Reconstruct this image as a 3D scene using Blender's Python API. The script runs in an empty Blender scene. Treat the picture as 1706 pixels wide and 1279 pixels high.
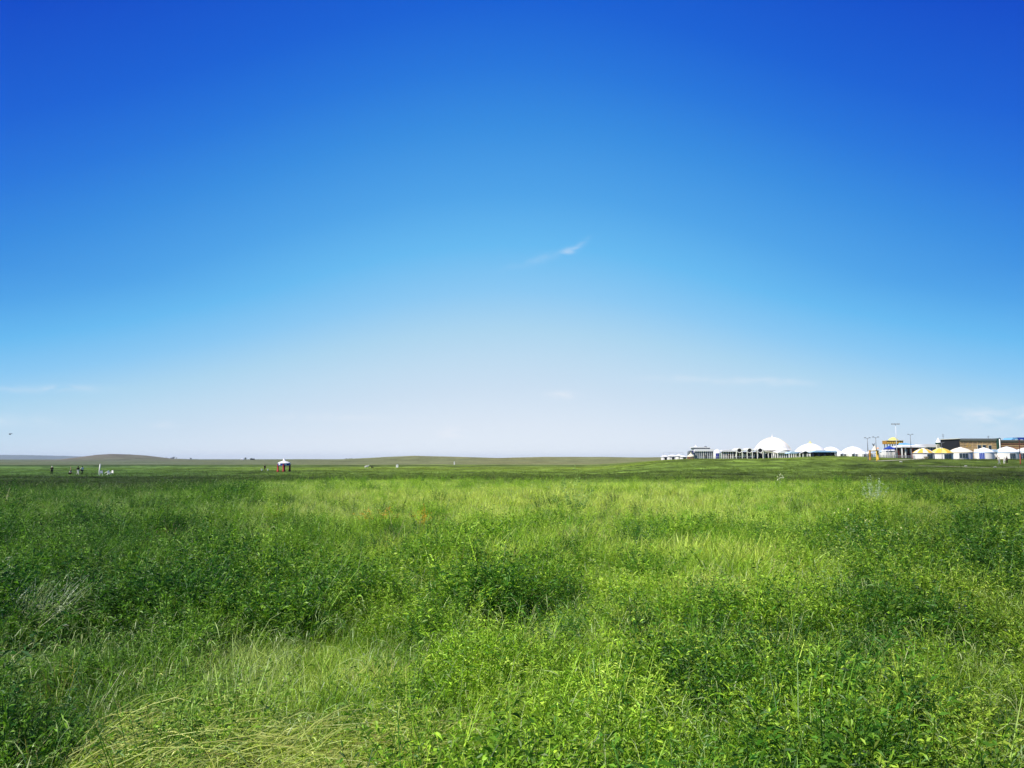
import bpy, math, random
import numpy as np

# ------------------------------------------------------------------ camera, sky, sun, exposure
SC = bpy.context.scene
F = 1281.0
PITCH = math.radians(5.57)
EYE = 1.6
cam_d = bpy.data.cameras.new('camera')
cam = bpy.data.objects.new('camera', cam_d)
SC.collection.objects.link(cam)
cam.location = (0, 0, EYE)
cam.rotation_euler = (math.pi / 2 + PITCH, 0, 0)
cam_d.sensor_width = 36.0
cam_d.lens = 36.0 * F / 1706.0
cam_d.clip_start = 0.05
cam_d.clip_end = 60000
SC.camera = cam

EXPO = 0.55
SC.view_settings.view_transform = 'Standard'
SC.view_settings.look = 'None'
SC.view_settings.exposure = EXPO
SC.view_settings.gamma = 1
SC.view_settings.use_curve_mapping = False

SUN_EL, SUN_AZ = math.radians(50), math.radians(-122)     # azimuth from +Y (view direction), clockwise
sd = (math.sin(SUN_AZ) * math.cos(SUN_EL), math.cos(SUN_AZ) * math.cos(SUN_EL), math.sin(SUN_EL))
from mathutils import Vector, Matrix
sun_d = bpy.data.lights.new('sun', 'SUN')
sun_d.energy = 4.6
sun_d.angle = math.radians(0.5)
sun_d.color = (1.0, 0.955, 0.88)
sun = bpy.data.objects.new('sun', sun_d)
SC.collection.objects.link(sun)
sun.rotation_euler = Vector(sd).to_track_quat('Z', 'Y').to_euler()


def ray(px, py):
    """direction of the view through a point of the 1706 x 1279 photograph"""
    f = np.array([0, math.cos(PITCH), math.sin(PITCH)])
    u = np.array([0, -math.sin(PITCH), math.cos(PITCH)])
    d = f * F + u * (639.5 - py) + np.array([1.0, 0, 0]) * (px - 853)
    return d / np.linalg.norm(d)


def azel(px, py):
    d = ray(px, py)
    return math.degrees(math.atan2(d[0], d[1])), math.degrees(math.asin(d[2]))


def lin(c):
    return tuple(((v / 255) / 12.92 if v / 255 <= 0.04045 else ((v / 255 + 0.055) / 1.055) ** 2.4) for v in c)


world = bpy.data.worlds.new('World')
SC.world = world
world.use_nodes = True
WT = world.node_tree
for n in list(WT.nodes):
    WT.nodes.remove(n)


def mkm(tree):
    def m(op, a, b=None, c=None, clamp=False):
        n = tree.nodes.new('ShaderNodeMath')
        n.operation = op
        n.use_clamp = clamp
        for i, v in enumerate((a, b, c)):
            if v is None:
                continue
            if isinstance(v, (int, float)):
                n.inputs[i].default_value = v
            else:
                tree.links.new(v, n.inputs[i])
        return n.outputs[0]
    return m


def ramp(tree, fac, stops, interp='LINEAR'):
    r = tree.nodes.new('ShaderNodeValToRGB')
    r.color_ramp.interpolation = interp
    els = r.color_ramp.elements
    while len(els) > 1:
        els.remove(els[-1])
    els[0].position = stops[0][0]
    els[0].color = (*stops[0][1], 1)
    for p, c in stops[1:]:
        e = els.new(p)
        e.color = (*c, 1)
    tree.links.new(fac, r.inputs[0])
    return r.outputs[0]


def mixc(tree, fac, a, b, blend='MIX'):
    n = tree.nodes.new('ShaderNodeMix')
    n.data_type = 'RGBA'
    n.blend_type = blend
    for i, v in ((0, fac), (6, a), (7, b)):
        if isinstance(v, (int, float)):
            n.inputs[i].default_value = v
        elif isinstance(v, tuple):
            n.inputs[i].default_value = (*v, 1)
        else:
            tree.links.new(v, n.inputs[i])
    return n.outputs[2]


m = mkm(WT)
geo = WT.nodes.new('ShaderNodeTexCoord')
sep = WT.nodes.new('ShaderNodeSeparateXYZ')
WT.links.new(geo.outputs['Generated'], sep.inputs[0])
X, Y, Z = sep.outputs
el = m('MULTIPLY', m('ARCSINE', m('MINIMUM', m('MAXIMUM', Z, -0.9999), 0.9999)), 180 / math.pi)
az = m('MULTIPLY', m('ARCTAN2', X, Y), 180 / math.pi)
aza = m('ABSOLUTE', az)
az2 = m('MULTIPLY', aza, aza)
# side term: rises with the square of the azimuth, levels off beyond the picture's sides
side = m('MULTIPLY', m('SUBTRACT', 1.0, m('EXPONENT', m('MULTIPLY', az2, -1 / 1500.0))), 20.0)
low = m('ADD', 0.45, m('MULTIPLY', 0.55, m('DIVIDE', m('MAXIMUM', el, 0.0), 12.0), clamp=False))
low = m('MINIMUM', low, 1.0)
v = m('ADD', m('MAXIMUM', el, 0.0), m('MULTIPLY', side, low))
vf = m('DIVIDE', v, 90.0, clamp=True)
g = 2 ** (-EXPO)


def S(r, gg, b):
    return tuple(max(x - .03 * q_, 0.0) / .97 * g for x, q_ in zip(lin((r, gg, b)), (.17, .26, .24)))


SKY = [(0.0, (232, 240, 249)), (2.5, (221, 232, 245)), (5.3, (203, 223, 241)), (7.4, (190, 219, 240)), (9.6, (172, 213, 239)),
       (12.5, (138, 200, 242)), (15.8, (104, 186, 240)), (19.5, (80, 164, 232)), (24.1, (58, 142, 224)), (28, (42, 120, 219)),
       (32, (30, 100, 213)), (38.4, (22, 78, 201)), (50, (17, 62, 178)), (90, (13, 50, 150))]
skycol = ramp(WT, vf, [(a / 90, S(*c)) for a, c in SKY], 'LINEAR')

# thin clouds, placed by compass direction
nt = WT.nodes.new('ShaderNodeTexNoise')
nt.inputs['Scale'].default_value = 34
nt.inputs['Detail'].default_value = 5
nt.inputs['Distortion'].default_value = 0.6
mp = WT.nodes.new('ShaderNodeMapping')
mp.inputs['Scale'].default_value = (1, 1, 2.6)
WT.links.new(geo.outputs['Generated'], mp.inputs[0])
WT.links.new(mp.outputs[0], nt.inputs['Vector'])
nz = m('MULTIPLY', m('SUBTRACT', nt.outputs['Fac'], 0.34), 3.0, clamp=True)
cl = None
for (px, py, lx, ly, rot, op) in [(965, 409, 14, 4, 34, .30), (946, 418, 20, 5, 18, .22), (892, 434, 40, 7, 14, .09), (1245, 634, 95, 6, -4, .26),
                                  (1110, 632, 60, 5, 0, .12), (1655, 694, 60, 13, 0, .42), (750, 722, 17, 9, 0, .40), (275, 708, 18, 5, 0, .22),
                                  (82, 648, 60, 5, 3, .30), (935, 658, 28, 7, -3, .30), (560, 695, 120, 6, 0, .10), (10, 700, 60, 8, 0, .14)]:
    a0, e0 = azel(px, py)
    k = 180 / math.pi / F
    c, s_ = math.cos(math.radians(rot)), math.sin(math.radians(rot))
    dx = m('SUBTRACT', az, a0)
    dy = m('SUBTRACT', el, e0)
    uu = m('DIVIDE', m('ADD', m('MULTIPLY', dx, c), m('MULTIPLY', dy, s_)), lx * k)
    vv = m('DIVIDE', m('SUBTRACT', m('MULTIPLY', dy, c), m('MULTIPLY', dx, s_)), ly * k)
    q = m('EXPONENT', m('MULTIPLY', m('ADD', m('MULTIPLY', uu, uu), m('MULTIPLY', vv, vv)), -1.0))
    q = m('MULTIPLY', q, op * 1.5)
    cl = q if cl is None else m('ADD', cl, q)
cl = m('MULTIPLY', cl, nz, clamp=True)
skycol = mixc(WT, cl, skycol, S(243, 244, 249))

sky = WT.nodes.new('ShaderNodeTexSky')
sky.sky_type = 'NISHITA'
sky.sun_disc = False
sky.sun_elevation = SUN_EL
sky.sun_rotation = SUN_AZ
sky.altitude = 1300
sky.air_density = 1.0
sky.dust_density = 0.4
bg1 = WT.nodes.new('ShaderNodeBackground')
WT.links.new(sky.outputs[0], bg1.inputs[0])
bg1.inputs[1].default_value = 0.08
bg2 = WT.nodes.new('ShaderNodeBackground')
WT.links.new(skycol, bg2.inputs[0])
bg2.inputs[1].default_value = 1.0
mx = WT.nodes.new('ShaderNodeMixShader')
mx.inputs[0].default_value = 0.97
WT.links.new(bg1.outputs[0], mx.inputs[1])
WT.links.new(bg2.outputs[0], mx.inputs[2])
wo = WT.nodes.new('ShaderNodeOutputWorld')
WT.links.new(mx.outputs[0], wo.inputs[0])

# ------------------------------------------------------------------ helpers
rng = np.random.default_rng(7)
random.seed(5)
TAB = np.random.default_rng(99).random((256, 256))
TAU = 2 * math.pi


def vn(x, y, s=0):
    x = np.asarray(x, float) + s * 37.3
    y = np.asarray(y, float) + s * 19.7
    xi = np.floor(x).astype(int)
    yi = np.floor(y).astype(int)
    fx, fy = x - xi, y - yi
    fx = fx * fx * (3 - 2 * fx)
    fy = fy * fy * (3 - 2 * fy)
    a = TAB[xi % 256, yi % 256]
    b = TAB[(xi + 1) % 256, yi % 256]
    c = TAB[xi % 256, (yi + 1) % 256]
    d = TAB[(xi + 1) % 256, (yi + 1) % 256]
    return (a * (1 - fx) + b * fx) * (1 - fy) + (c * (1 - fx) + d * fx) * fy


def fbm(x, y, s=0, o=4):
    t, amp, n = 0, 1, 0
    for i in range(o):
        t = t + amp * vn(x * 2 ** i, y * 2 ** i, s + i)
        n += amp
        amp *= .5
    return t / n * 2 - 1          # about -1..1


def sst(a, b, x):
    t = np.clip((x - a) / (b - a), 0, 1)
    return t * t * (3 - 2 * t)


K = 1287.0


def terr(x, y):
    x = np.asarray(x, float)
    y = np.asarray(y, float)
    r = np.hypot(x, y)
    t = x / np.maximum(y, 4.0)
    yc = 50 - 19 * sst(.28, .52, -t) - 12 * sst(.40, .62, t)
    z = -1.5 * sst(yc, yc + 42, y)
    z = z + sst(.09, .235, t) * sst(105, 232, y) * 2.98
    z = z + 1.0 * np.exp(-((x - 104) / 18) ** 2 - ((y - 246) / 14) ** 2)
    z = z + (.10 * fbm(x / 7, y / 7, 3) + .045 * fbm(x / 1.3, y / 1.3, 9, 2)) * (1 - sst(150, 230, r))
    z = z + .25 * fbm(x / 45, y / 25, 21, 3) * sst(60, 140, r) * (1 - sst(200, 260, y) * sst(.1, .2, t))
    # hills on the horizon
    z = z + 1.6 * sst(500, 900, r) * fbm(x / 160, y / 200, 31, 3)
    tt = (x / np.maximum(y, 4)) * K + 853
    prof = 13.2 * np.interp(tt, [40, 90, 130, 160, 185, 215, 245, 285, 340, 420], [0, .10, .50, .86, 1.0, .96, .78, .34, .12, 0])
    z = z + prof * np.exp(-((y - 1500) / 260) ** 2)
    prof = 7.3 * np.interp(tt, [370, 430, 500, 560, 620, 690, 760, 830, 910, 1000, 1080, 1150, 1300],
                           [0, .22, .35, .25, .6, .98, .78, .58, .88, .80, .50, .35, 0.0])
    z = z + prof * np.exp(-((y - 1000) / 190) ** 2)
    return z


def gz(x, y):
    return float(terr(x, y))


HITS = {}


def hit(px, py, lift=0.0):
    """ground point below where the view through (px, py) meets grass of height lift"""
    key = (round(float(px), 2), round(float(py), 2), lift)
    if key not in HITS:
        HITS[key] = hit_(*key)
    return HITS[key]


def hit_(px, py, lift):
    d = ray(px, py)
    ts = np.linspace(2, 14, 240) if py > 1040 else np.linspace(2, 900, 9000)
    pz = EYE + ts * d[2]
    g_ = terr(ts * d[0], ts * d[1])
    i = np.argmax(pz < g_ + lift)
    return np.array([ts[i] * d[0], ts[i] * d[1], g_[i]])


def P(px, py, Yd):
    d = ray(px, py)
    k = Yd / d[1]
    return np.array([d[0] * k, Yd, EYE + d[2] * k])


def material(name, col, rough=.8, spec=.2, noise=None, metal=0, bump=None):
    """noise = (scale, second colour, contrast)"""
    mt = bpy.data.materials.new(name)
    mt.use_nodes = True
    T = mt.node_tree
    b = T.nodes['Principled BSDF']
    b.inputs['Roughness'].default_value = rough
    b.inputs['Specular IOR Level'].default_value = spec
    b.inputs['Metallic'].default_value = metal
    b.inputs['Base Color'].default_value = (*col, 1)
    if noise is None:
        noise = (1.3, tuple(c * .86 for c in col), 1.6)
    tc = T.nodes.new('ShaderNodeTexCoord')
    n = T.nodes.new('ShaderNodeTexNoise')
    n.inputs['Scale'].default_value = noise[0]
    n.inputs['Detail'].default_value = 5
    T.links.new(tc.outputs['Object'], n.inputs['Vector'])
    mm = mkm(T)
    f = mm('MULTIPLY', mm('SUBTRACT', n.outputs['Fac'], .5 - .5 / noise[2] / 2), noise[2], clamp=True)
    T.links.new(mixc(T, f, col, noise[1]), b.inputs['Base Color'])
    if bump:
        bp = T.nodes.new('ShaderNodeBump')
        bp.inputs['Strength'].default_value = bump
        T.links.new(n.outputs['Fac'], bp.inputs['Height'])
        T.links.new(bp.outputs[0], b.inputs['Normal'])
    return mt


class MB:
    def __init__(s):
        s.v, s.f = [], []

    def box(s, x0, x1, y0, y1, z0, z1):
        n = len(s.v)
        s.v += [(x, y, z) for z in (z0, z1) for y in (y0, y1) for x in (x0, x1)]
        s.f += [tuple(n + i for i in q) for q in ((0, 2, 3, 1), (4, 5, 7, 6), (0, 1, 5, 4), (2, 6, 7, 3), (0, 4, 6, 2), (1, 3, 7, 5))]
        return s

    def lathe(s, cx, cy, prof, n=20, a0=0, a1=TAU):
        """prof: list of (radius, z)"""
        b = len(s.v)
        full = abs(a1 - a0 - TAU) < 1e-6
        m_ = n if full else n + 1
        for r, z in prof:
            for i in range(m_):
                a = a0 + (a1 - a0) * i / n
                s.v.append((cx + r * math.cos(a), cy + r * math.sin(a), z))
        for j in range(len(prof) - 1):
            for i in range(n):
                i2 = (i + 1) % m_
                s.f.append((b + j * m_ + i, b + j * m_ + i2, b + (j + 1) * m_ + i2, b + (j + 1) * m_ + i))
        return s

    def tube(s, pts, rad, n=5):
        pts = [Vector(p) for p in pts]
        b = len(s.v)
        L = len(pts)
        for i, p in enumerate(pts):
            d = (pts[min(i + 1, L - 1)] - pts[max(i - 1, 0)]).normalized()
            up = Vector((0, 0, 1)) if abs(d.z) < .95 else Vector((1, 0, 0))
            a = d.cross(up).normalized()
            c = d.cross(a)
            r = rad[i] if isinstance(rad, (list, tuple)) else rad
            for k in range(n):
                q = TAU * k / n
                s.v.append(tuple(p + a * (r * math.cos(q)) + c * (r * math.sin(q))))
        for i in range(L - 1):
            for k in range(n):
                k2 = (k + 1) % n
                s.f.append((b + i * n + k, b + i * n + k2, b + (i + 1) * n + k2, b + (i + 1) * n + k))
        s.f.append(tuple(b + k for k in range(n))[::-1])
        s.f.append(tuple(b + (L - 1) * n + k for k in range(n)))
        return s

    def poly(s, pts):
        b = len(s.v)
        s.v += [tuple(p) for p in pts]
        s.f.append(tuple(range(b, b + len(pts))))
        return s

    def prism(s, pts, y0, y1):
        """outline in x,z pushed from y0 to y1"""
        b = len(s.v)
        n = len(pts)
        s.v += [(x, y0, z) for x, z in pts] + [(x, y1, z) for x, z in pts]
        s.f.append(tuple(range(b, b + n)))
        s.f.append(tuple(range(b + 2 * n - 1, b + n - 1, -1)))
        for i in range(n):
            j = (i + 1) % n
            s.f.append((b + i, b + n + i, b + n + j, b + j))
        return s

    def build(s, name, mat, parent=None, smooth=False, loc=None, label=None):
        o0 = Vector(parent.location) if parent is not None and parent.parent is None else Vector((0, 0, 0))
        if parent is not None and parent.parent is not None:
            o0 = Vector(parent.parent.location)
        if loc is not None:
            o0 = Vector(loc)
        me = bpy.data.meshes.new(name)
        me.from_pydata([tuple(Vector(p) - o0) for p in s.v], [], s.f)
        me.update()
        if smooth:
            me.polygons.foreach_set('use_smooth', [True] * len(me.polygons))
        me.materials.append(mat)
        o = bpy.data.objects.new(name, me)
        SC.collection.objects.link(o)
        if parent is not None:
            o.parent = parent
        elif loc is not None:
            o.location = loc
        if label:
            o['label'] = label
        return o


def tag(o, label=None, cat=None, group=None, kind=None):
    if label:
        o['label'] = label
    if cat:
        o['category'] = cat
    if group:
        o['group'] = group
    if kind:
        o['kind'] = kind
    return o


def thing(name, loc, label, cat, group=None):
    o = bpy.data.objects.new(name, None)
    o.location = tuple(float(c) for c in loc)
    o.empty_display_size = .3
    SC.collection.objects.link(o)
    return tag(o, label, cat, group)


# ------------------------------------------------------------------ colour of the vegetation, by place, with painted edge falloff
def spot(x, y, px, py, rpx, depth_stretch=2.2):
    c = hit(px, py, .2)
    d = math.hypot(c[0], c[1])
    r = rpx * (.50 if py > 870 else 1.0) / F * d
    return np.exp(-((x - c[0]) / r) ** 2 - ((y - c[1]) / (r * depth_stretch)) ** 2)


DARK = [(190, 915, 75), (400, 895, 55), (560, 1010, 60), (785, 965, 50), (1015, 1010, 45), (1300, 905, 70), (1440, 900, 70),
        (1610, 905, 70), (1690, 950, 70), (120, 960, 90), (380, 1000, 40), (1180, 950, 80), (1090, 905, 50), (1130, 1120, 70),
        (1560, 1060, 60), (440, 1200, 80), (120, 1150, 120), (900, 1000, 60), (1650, 1230, 90), (1060, 960, 70), (780, 1180, 100), (1380, 1150, 70),
        (280, 1100, 60), (1500, 960, 80), (1230, 1040, 70)]
LIGHT = [(950, 835, 260), (700, 835, 190), (560, 850, 120), (1150, 850, 120), (850, 925, 60), (700, 1105, 75), (620, 1100, 50), (200, 1020, 60),
         (60, 1080, 80), (370, 1105, 55), (970, 1010, 50), (1010, 1140, 90), (1580, 1000, 45), (1270, 930, 50), (1400, 1010, 70),
         (90, 850, 90), (300, 860, 90), (1500, 830, 120), (1060, 1080, 70), (860, 1070, 60), (650, 935, 60), (480, 910, 60), (1640, 860, 70),
         (1470, 1070, 60)]


def tone(x, y):
    """-1 dark leafy weeds ... +1 pale yellow grass"""
    t = .55 * fbm(x / 2.0, y / 2.6, 5, 3) + .80 * fbm(x / .42, y / .5, 8, 2) + .80 * fbm(x / 1.0, y / 1.2, 12, 2)
    for a in DARK:
        t = t - .36 * spot(x, y, *a)
    for a in LIGHT:
        t = t + .46 * spot(x, y, *a)
    lt = np.abs(x / np.maximum(y, 3) - .03)
    t = t + .55 * sst(14, 22, y) * (1 - sst(47, 55, y)) * (1 - sst(.22, .50, lt)) + .10 * (1 - sst(.3, .6, lt))
    t = t + .55 * sst(.60, .85, vn(x / 1.5, y / 1.9, 17)) * sst(.35, .6, vn(x / 5, y / 7, 18)) - .35 * sst(.62, .85, vn(x / 1.1, y / 1.5, 19))
    return np.clip(t, -1.2, 1.3)


def tall(x, y):
    """canopy height, clumps about a metre wide"""
    return np.clip(.46 + 1.1 * vn(x / .9, y / .9, 23) * (.6 + .8 * vn(x / 3.1, y / 3.1, 24)), .5, 1.7)


C_DARK = np.array([.050, .165, .014])
C_MID = np.array([.290, .490, .032])
C_PALE = np.array([.50, .62, .125])


def colour(x, y, t=None):
    x = np.asarray(x, float)
    y = np.asarray(y, float)
    if t is None:
        t = tone(x, y)
    t = t[..., None]
    c = np.where(t < 0, C_MID + (C_DARK - C_MID) * np.clip(-t, 0, 1), C_MID + (C_PALE - C_MID) * np.clip(t, 0, 1))
    lat = x / np.maximum(y, 3)
    left = sst(.05, .55, -lat)  # side weights for lens falloff painted into the ground and grass colour
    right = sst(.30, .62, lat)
    r = np.hypot(x, y)
    yc = 50 - 19 * sst(.28, .52, -lat) - 12 * sst(.40, .62, lat)
    # the plain beyond the rise
    st = fbm(x / 30, y / 7, 41, 4)
    st2 = fbm(x / 5, y / 1.6, 44, 3)
    pl = np.array([.138, .215, .034]) * (1 + .65 * st + .95 * st2)[..., None]
    pl = pl * (1 - .42 * sst(yc + 20, yc + 50, y) * (1 - sst(120, 170, y)))[..., None]
    pl = pl * (1 + np.array([.25, .12, .1]) * sst(150, 260, y)[..., None])
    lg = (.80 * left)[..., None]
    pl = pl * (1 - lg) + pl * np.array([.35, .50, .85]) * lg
    pl = pl * (1 - .48 * right[..., None])  # plain dimmed at both sides, falloff painted in
    strip = sst(300, 330, y + 25 * fbm(x / 70, y / 500, 51, 2)) * (1 - sst(400, 440, y + 40 * fbm(x / 90, y / 500, 52, 2)))
    strip = strip * (1 - sst(.10, .22, lat))
    pl = pl * (1 - .50 * strip[..., None])
    far = np.array([.165, .178, .072]) * (1 + .30 * fbm(x / 130, y / 40, 61, 4) + .16 * fbm(x / 30, y / 12, 64, 3))[..., None]
    far = far * (1 + np.array([.1, -.02, -.2]) * sst(0, .6, fbm(x / 200, y / 60, 66, 2))[..., None])
    far = far * (1 - np.array([.38, .30, .05]) * left[..., None])  # far ground gets the painted falloff on the left too
    fr = sst(410, 450, y + 40 * fbm(x / 90, y / 500, 52, 2))[..., None]
    pl = pl * (1 - fr) + far * fr
    w = sst(yc - 4, yc + 10, y + 9 * fbm(x / 6, y / 6, 71, 3))[..., None]
    c = c * (1 - np.array([.54, .42, .12]) * left[..., None]) * (1 - .26 * right[..., None])  # near grass darkened at the sides to imitate lens falloff
    out = c * (1 - w) + pl * w
    hill = np.exp(-((y - 1480) / 330) ** 2) * np.interp(lat * K + 853, [40, 110, 200, 280, 330], [0, 1, 1, .6, 0])
    hc = np.array([.145, .132, .100]) * (1 + .75 * fbm(x / 45, y / 90, 77, 5))[..., None]
    out = out * (1 - hill[..., None]) + hc * hill[..., None]
    return np.clip(out, .004, .8)


# ------------------------------------------------------------------ ground sheet
ang = np.unique(np.concatenate([np.linspace(-180, -44, 80), np.linspace(-44, 44, 440), np.linspace(44, 180, 80)]))[:-1]
ang = np.radians(ang)
rad = np.concatenate([[0.0], np.geomspace(.6, 14000, 300)])
A, R = np.meshgrid(ang, rad)
gx, gy = R * np.sin(A), R * np.cos(A)
gzv = terr(gx, gy)
na, nr = len(ang), len(rad)
verts = np.stack([gx, gy, gzv], -1).reshape(-1, 3)
idx = np.arange(na * nr).reshape(nr, na)
q = np.stack([idx[:-1], np.roll(idx, -1, 1)[:-1], np.roll(idx, -1, 1)[1:], idx[1:]], -1).reshape(-1, 4)
me = bpy.data.meshes.new('ground')
me.vertices.add(len(verts))
me.vertices.foreach_set('co', verts.ravel())
me.loops.add(q.size)
me.loops.foreach_set('vertex_index', q[:, ::-1].ravel())
me.polygons.add(len(q))
me.polygons.foreach_set('loop_start', np.arange(0, q.size, 4))
me.update(calc_edges=True)
me.validate()
me.polygons.foreach_set('use_smooth', [True] * len(me.polygons))
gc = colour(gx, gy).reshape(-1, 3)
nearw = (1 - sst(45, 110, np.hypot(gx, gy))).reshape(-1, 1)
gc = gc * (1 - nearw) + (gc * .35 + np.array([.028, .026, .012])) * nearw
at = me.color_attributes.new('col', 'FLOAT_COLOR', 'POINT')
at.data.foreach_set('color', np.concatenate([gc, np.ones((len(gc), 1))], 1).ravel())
gm = bpy.data.materials.new('steppe_ground')
gm.use_nodes = True
T = gm.node_tree
b = T.nodes['Principled BSDF']
b.inputs['Roughness'].default_value = .95
b.inputs['Specular IOR Level'].default_value = .05
ca = T.nodes.new('ShaderNodeAttribute')
ca.attribute_name = 'col'
gp = T.nodes.new('ShaderNodeNewGeometry')
mm = mkm(T)


def tnoise(T, vec, scale, detail=4, vs=(1, 1, 1)):
    mp = T.nodes.new('ShaderNodeMapping')
    mp.inputs['Scale'].default_value = vs
    T.links.new(vec, mp.inputs[0])
    n = T.nodes.new('ShaderNodeTexNoise')
    n.inputs['Scale'].default_value = scale
    n.inputs['Detail'].default_value = detail
    T.links.new(mp.outputs[0], n.inputs['Vector'])
    return n.outputs['Fac']


n1 = tnoise(T, gp.outputs['Position'], .55, 6, (1, .5, 1))
n2 = tnoise(T, gp.outputs['Position'], .06, 6, (1, .35, 1))
f = mm('MULTIPLY', mm('ADD', .18, mm('MULTIPLY', n1, 1.6)), mm('ADD', .45, mm('MULTIPLY', n2, 1.1)))
cc = T.nodes.new('ShaderNodeCombineXYZ')
for i in range(3):
    T.links.new(f, cc.inputs[i])
T.links.new(mixc(T, 1.0, ca.outputs['Color'], cc.outputs[0], 'MULTIPLY'), b.inputs['Base Color'])
bp = T.nodes.new('ShaderNodeBump')
bp.inputs['Strength'].default_value = .6
bp.inputs['Distance'].default_value = .25
T.links.new(n1, bp.inputs['Height'])
T.links.new(bp.outputs[0], b.inputs['Normal'])
me.materials.append(gm)
ground = bpy.data.objects.new('ground', me)
SC.collection.objects.link(ground)
tag(ground, kind='structure')

HAZE = 1
# far mountain range on the left horizon
mbm = MB()
xs = np.linspace(-260, 330, 90)
Ym = 9000
top = [P(x, 764.5 - 6.6 * np.interp(x, [-260, -60, 0, 60, 110, 200, 330], [.5, 1.1, 1, .95, .75, .35, 0]) * (1 + .13 * float(fbm(x / 30, 0.3, 81, 3))), Ym) for x in xs]
for i in range(len(xs) - 1):
    a, b_ = top[i], top[i + 1]
    mbm.v += [(a[0], Ym, a[2]), (b_[0], Ym, b_[2]), (b_[0] * .93, Ym - 700, -3), (a[0] * .93, Ym - 700, -3), (b_[0] * 1.1, Ym + 900, -3), (a[0] * 1.1, Ym + 900, -3)]
    k = 6 * i
    mbm.f += [(k + 3, k + 2, k + 1, k), (k, k + 1, k + 4, k + 5)]
mt_rock = material('mountain_rock', (.10, .13, .12), .95, .05, (.004, (.07, .10, .10), 2))
tag(mbm.build('mountains', mt_rock, smooth=True), kind='structure')

# ------------------------------------------------------------------ vegetation materials


def leaf_mat(name, col=None, attr=None, transl=.35, gloss=.05, var=.35, rough=.5):
    mt = bpy.data.materials.new(name)
    mt.use_nodes = True
    T = mt.node_tree
    for n in list(T.nodes):
        T.nodes.remove(n)
    mm = mkm(T)
    oi = T.nodes.new('ShaderNodeObjectInfo')
    if attr:
        a = T.nodes.new('ShaderNodeAttribute')
        a.attribute_type = 'INSTANCER'
        a.attribute_name = attr
        base = a.outputs['Color']
    else:
        rgb = T.nodes.new('ShaderNodeRGB')
        rgb.outputs[0].default_value = (*col, 1)
        base = rgb.outputs[0]
    # hue per blade, stored on the mesh
    bl = T.nodes.new('ShaderNodeAttribute')
    bl.attribute_name = 'rnd'
    yel = mixc(T, mm('MULTIPLY', bl.outputs['Fac'], .55), base, mixc(T, 1.0, base, (1.36, 1.1, .85), 'MULTIPLY'))
    br = mm('ADD', 1 - var, mm('MULTIPLY', mm('FRACT', mm('ADD', mm('MULTIPLY', bl.outputs['Fac'], 7.13), oi.outputs['Random'])), 2 * var))
    cc = T.nodes.new('ShaderNodeCombineXYZ')
    for i in range(3):
        T.links.new(br, cc.inputs[i])
    c = mixc(T, 1.0, yel, cc.outputs[0], 'MULTIPLY')
    d = T.nodes.new('ShaderNodeBsdfDiffuse')
    T.links.new(c, d.inputs[0])
    t = T.nodes.new('ShaderNodeBsdfTranslucent')
    T.links.new(mixc(T, 1.0, c, (1.15, 1.25, .55), 'MULTIPLY'), t.inputs[0])
    mix = T.nodes.new('ShaderNodeMixShader')
    mix.inputs[0].default_value = transl
    T.links.new(d.outputs[0], mix.inputs[1])
    T.links.new(t.outputs[0], mix.inputs[2])
    gl = T.nodes.new('ShaderNodeBsdfGlossy')
    gl.inputs['Roughness'].default_value = rough
    gl.inputs[0].default_value = (1, 1, 1, 1)
    m2 = T.nodes.new('ShaderNodeMixShader')
    m2.inputs[0].default_value = gloss
    T.links.new(mix.outputs[0], m2.inputs[1])
    T.links.new(gl.outputs[0], m2.inputs[2])
    out = T.nodes.new('ShaderNodeOutputMaterial')
    T.links.new(m2.outputs[0], out.inputs[0])
    return mt


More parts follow.
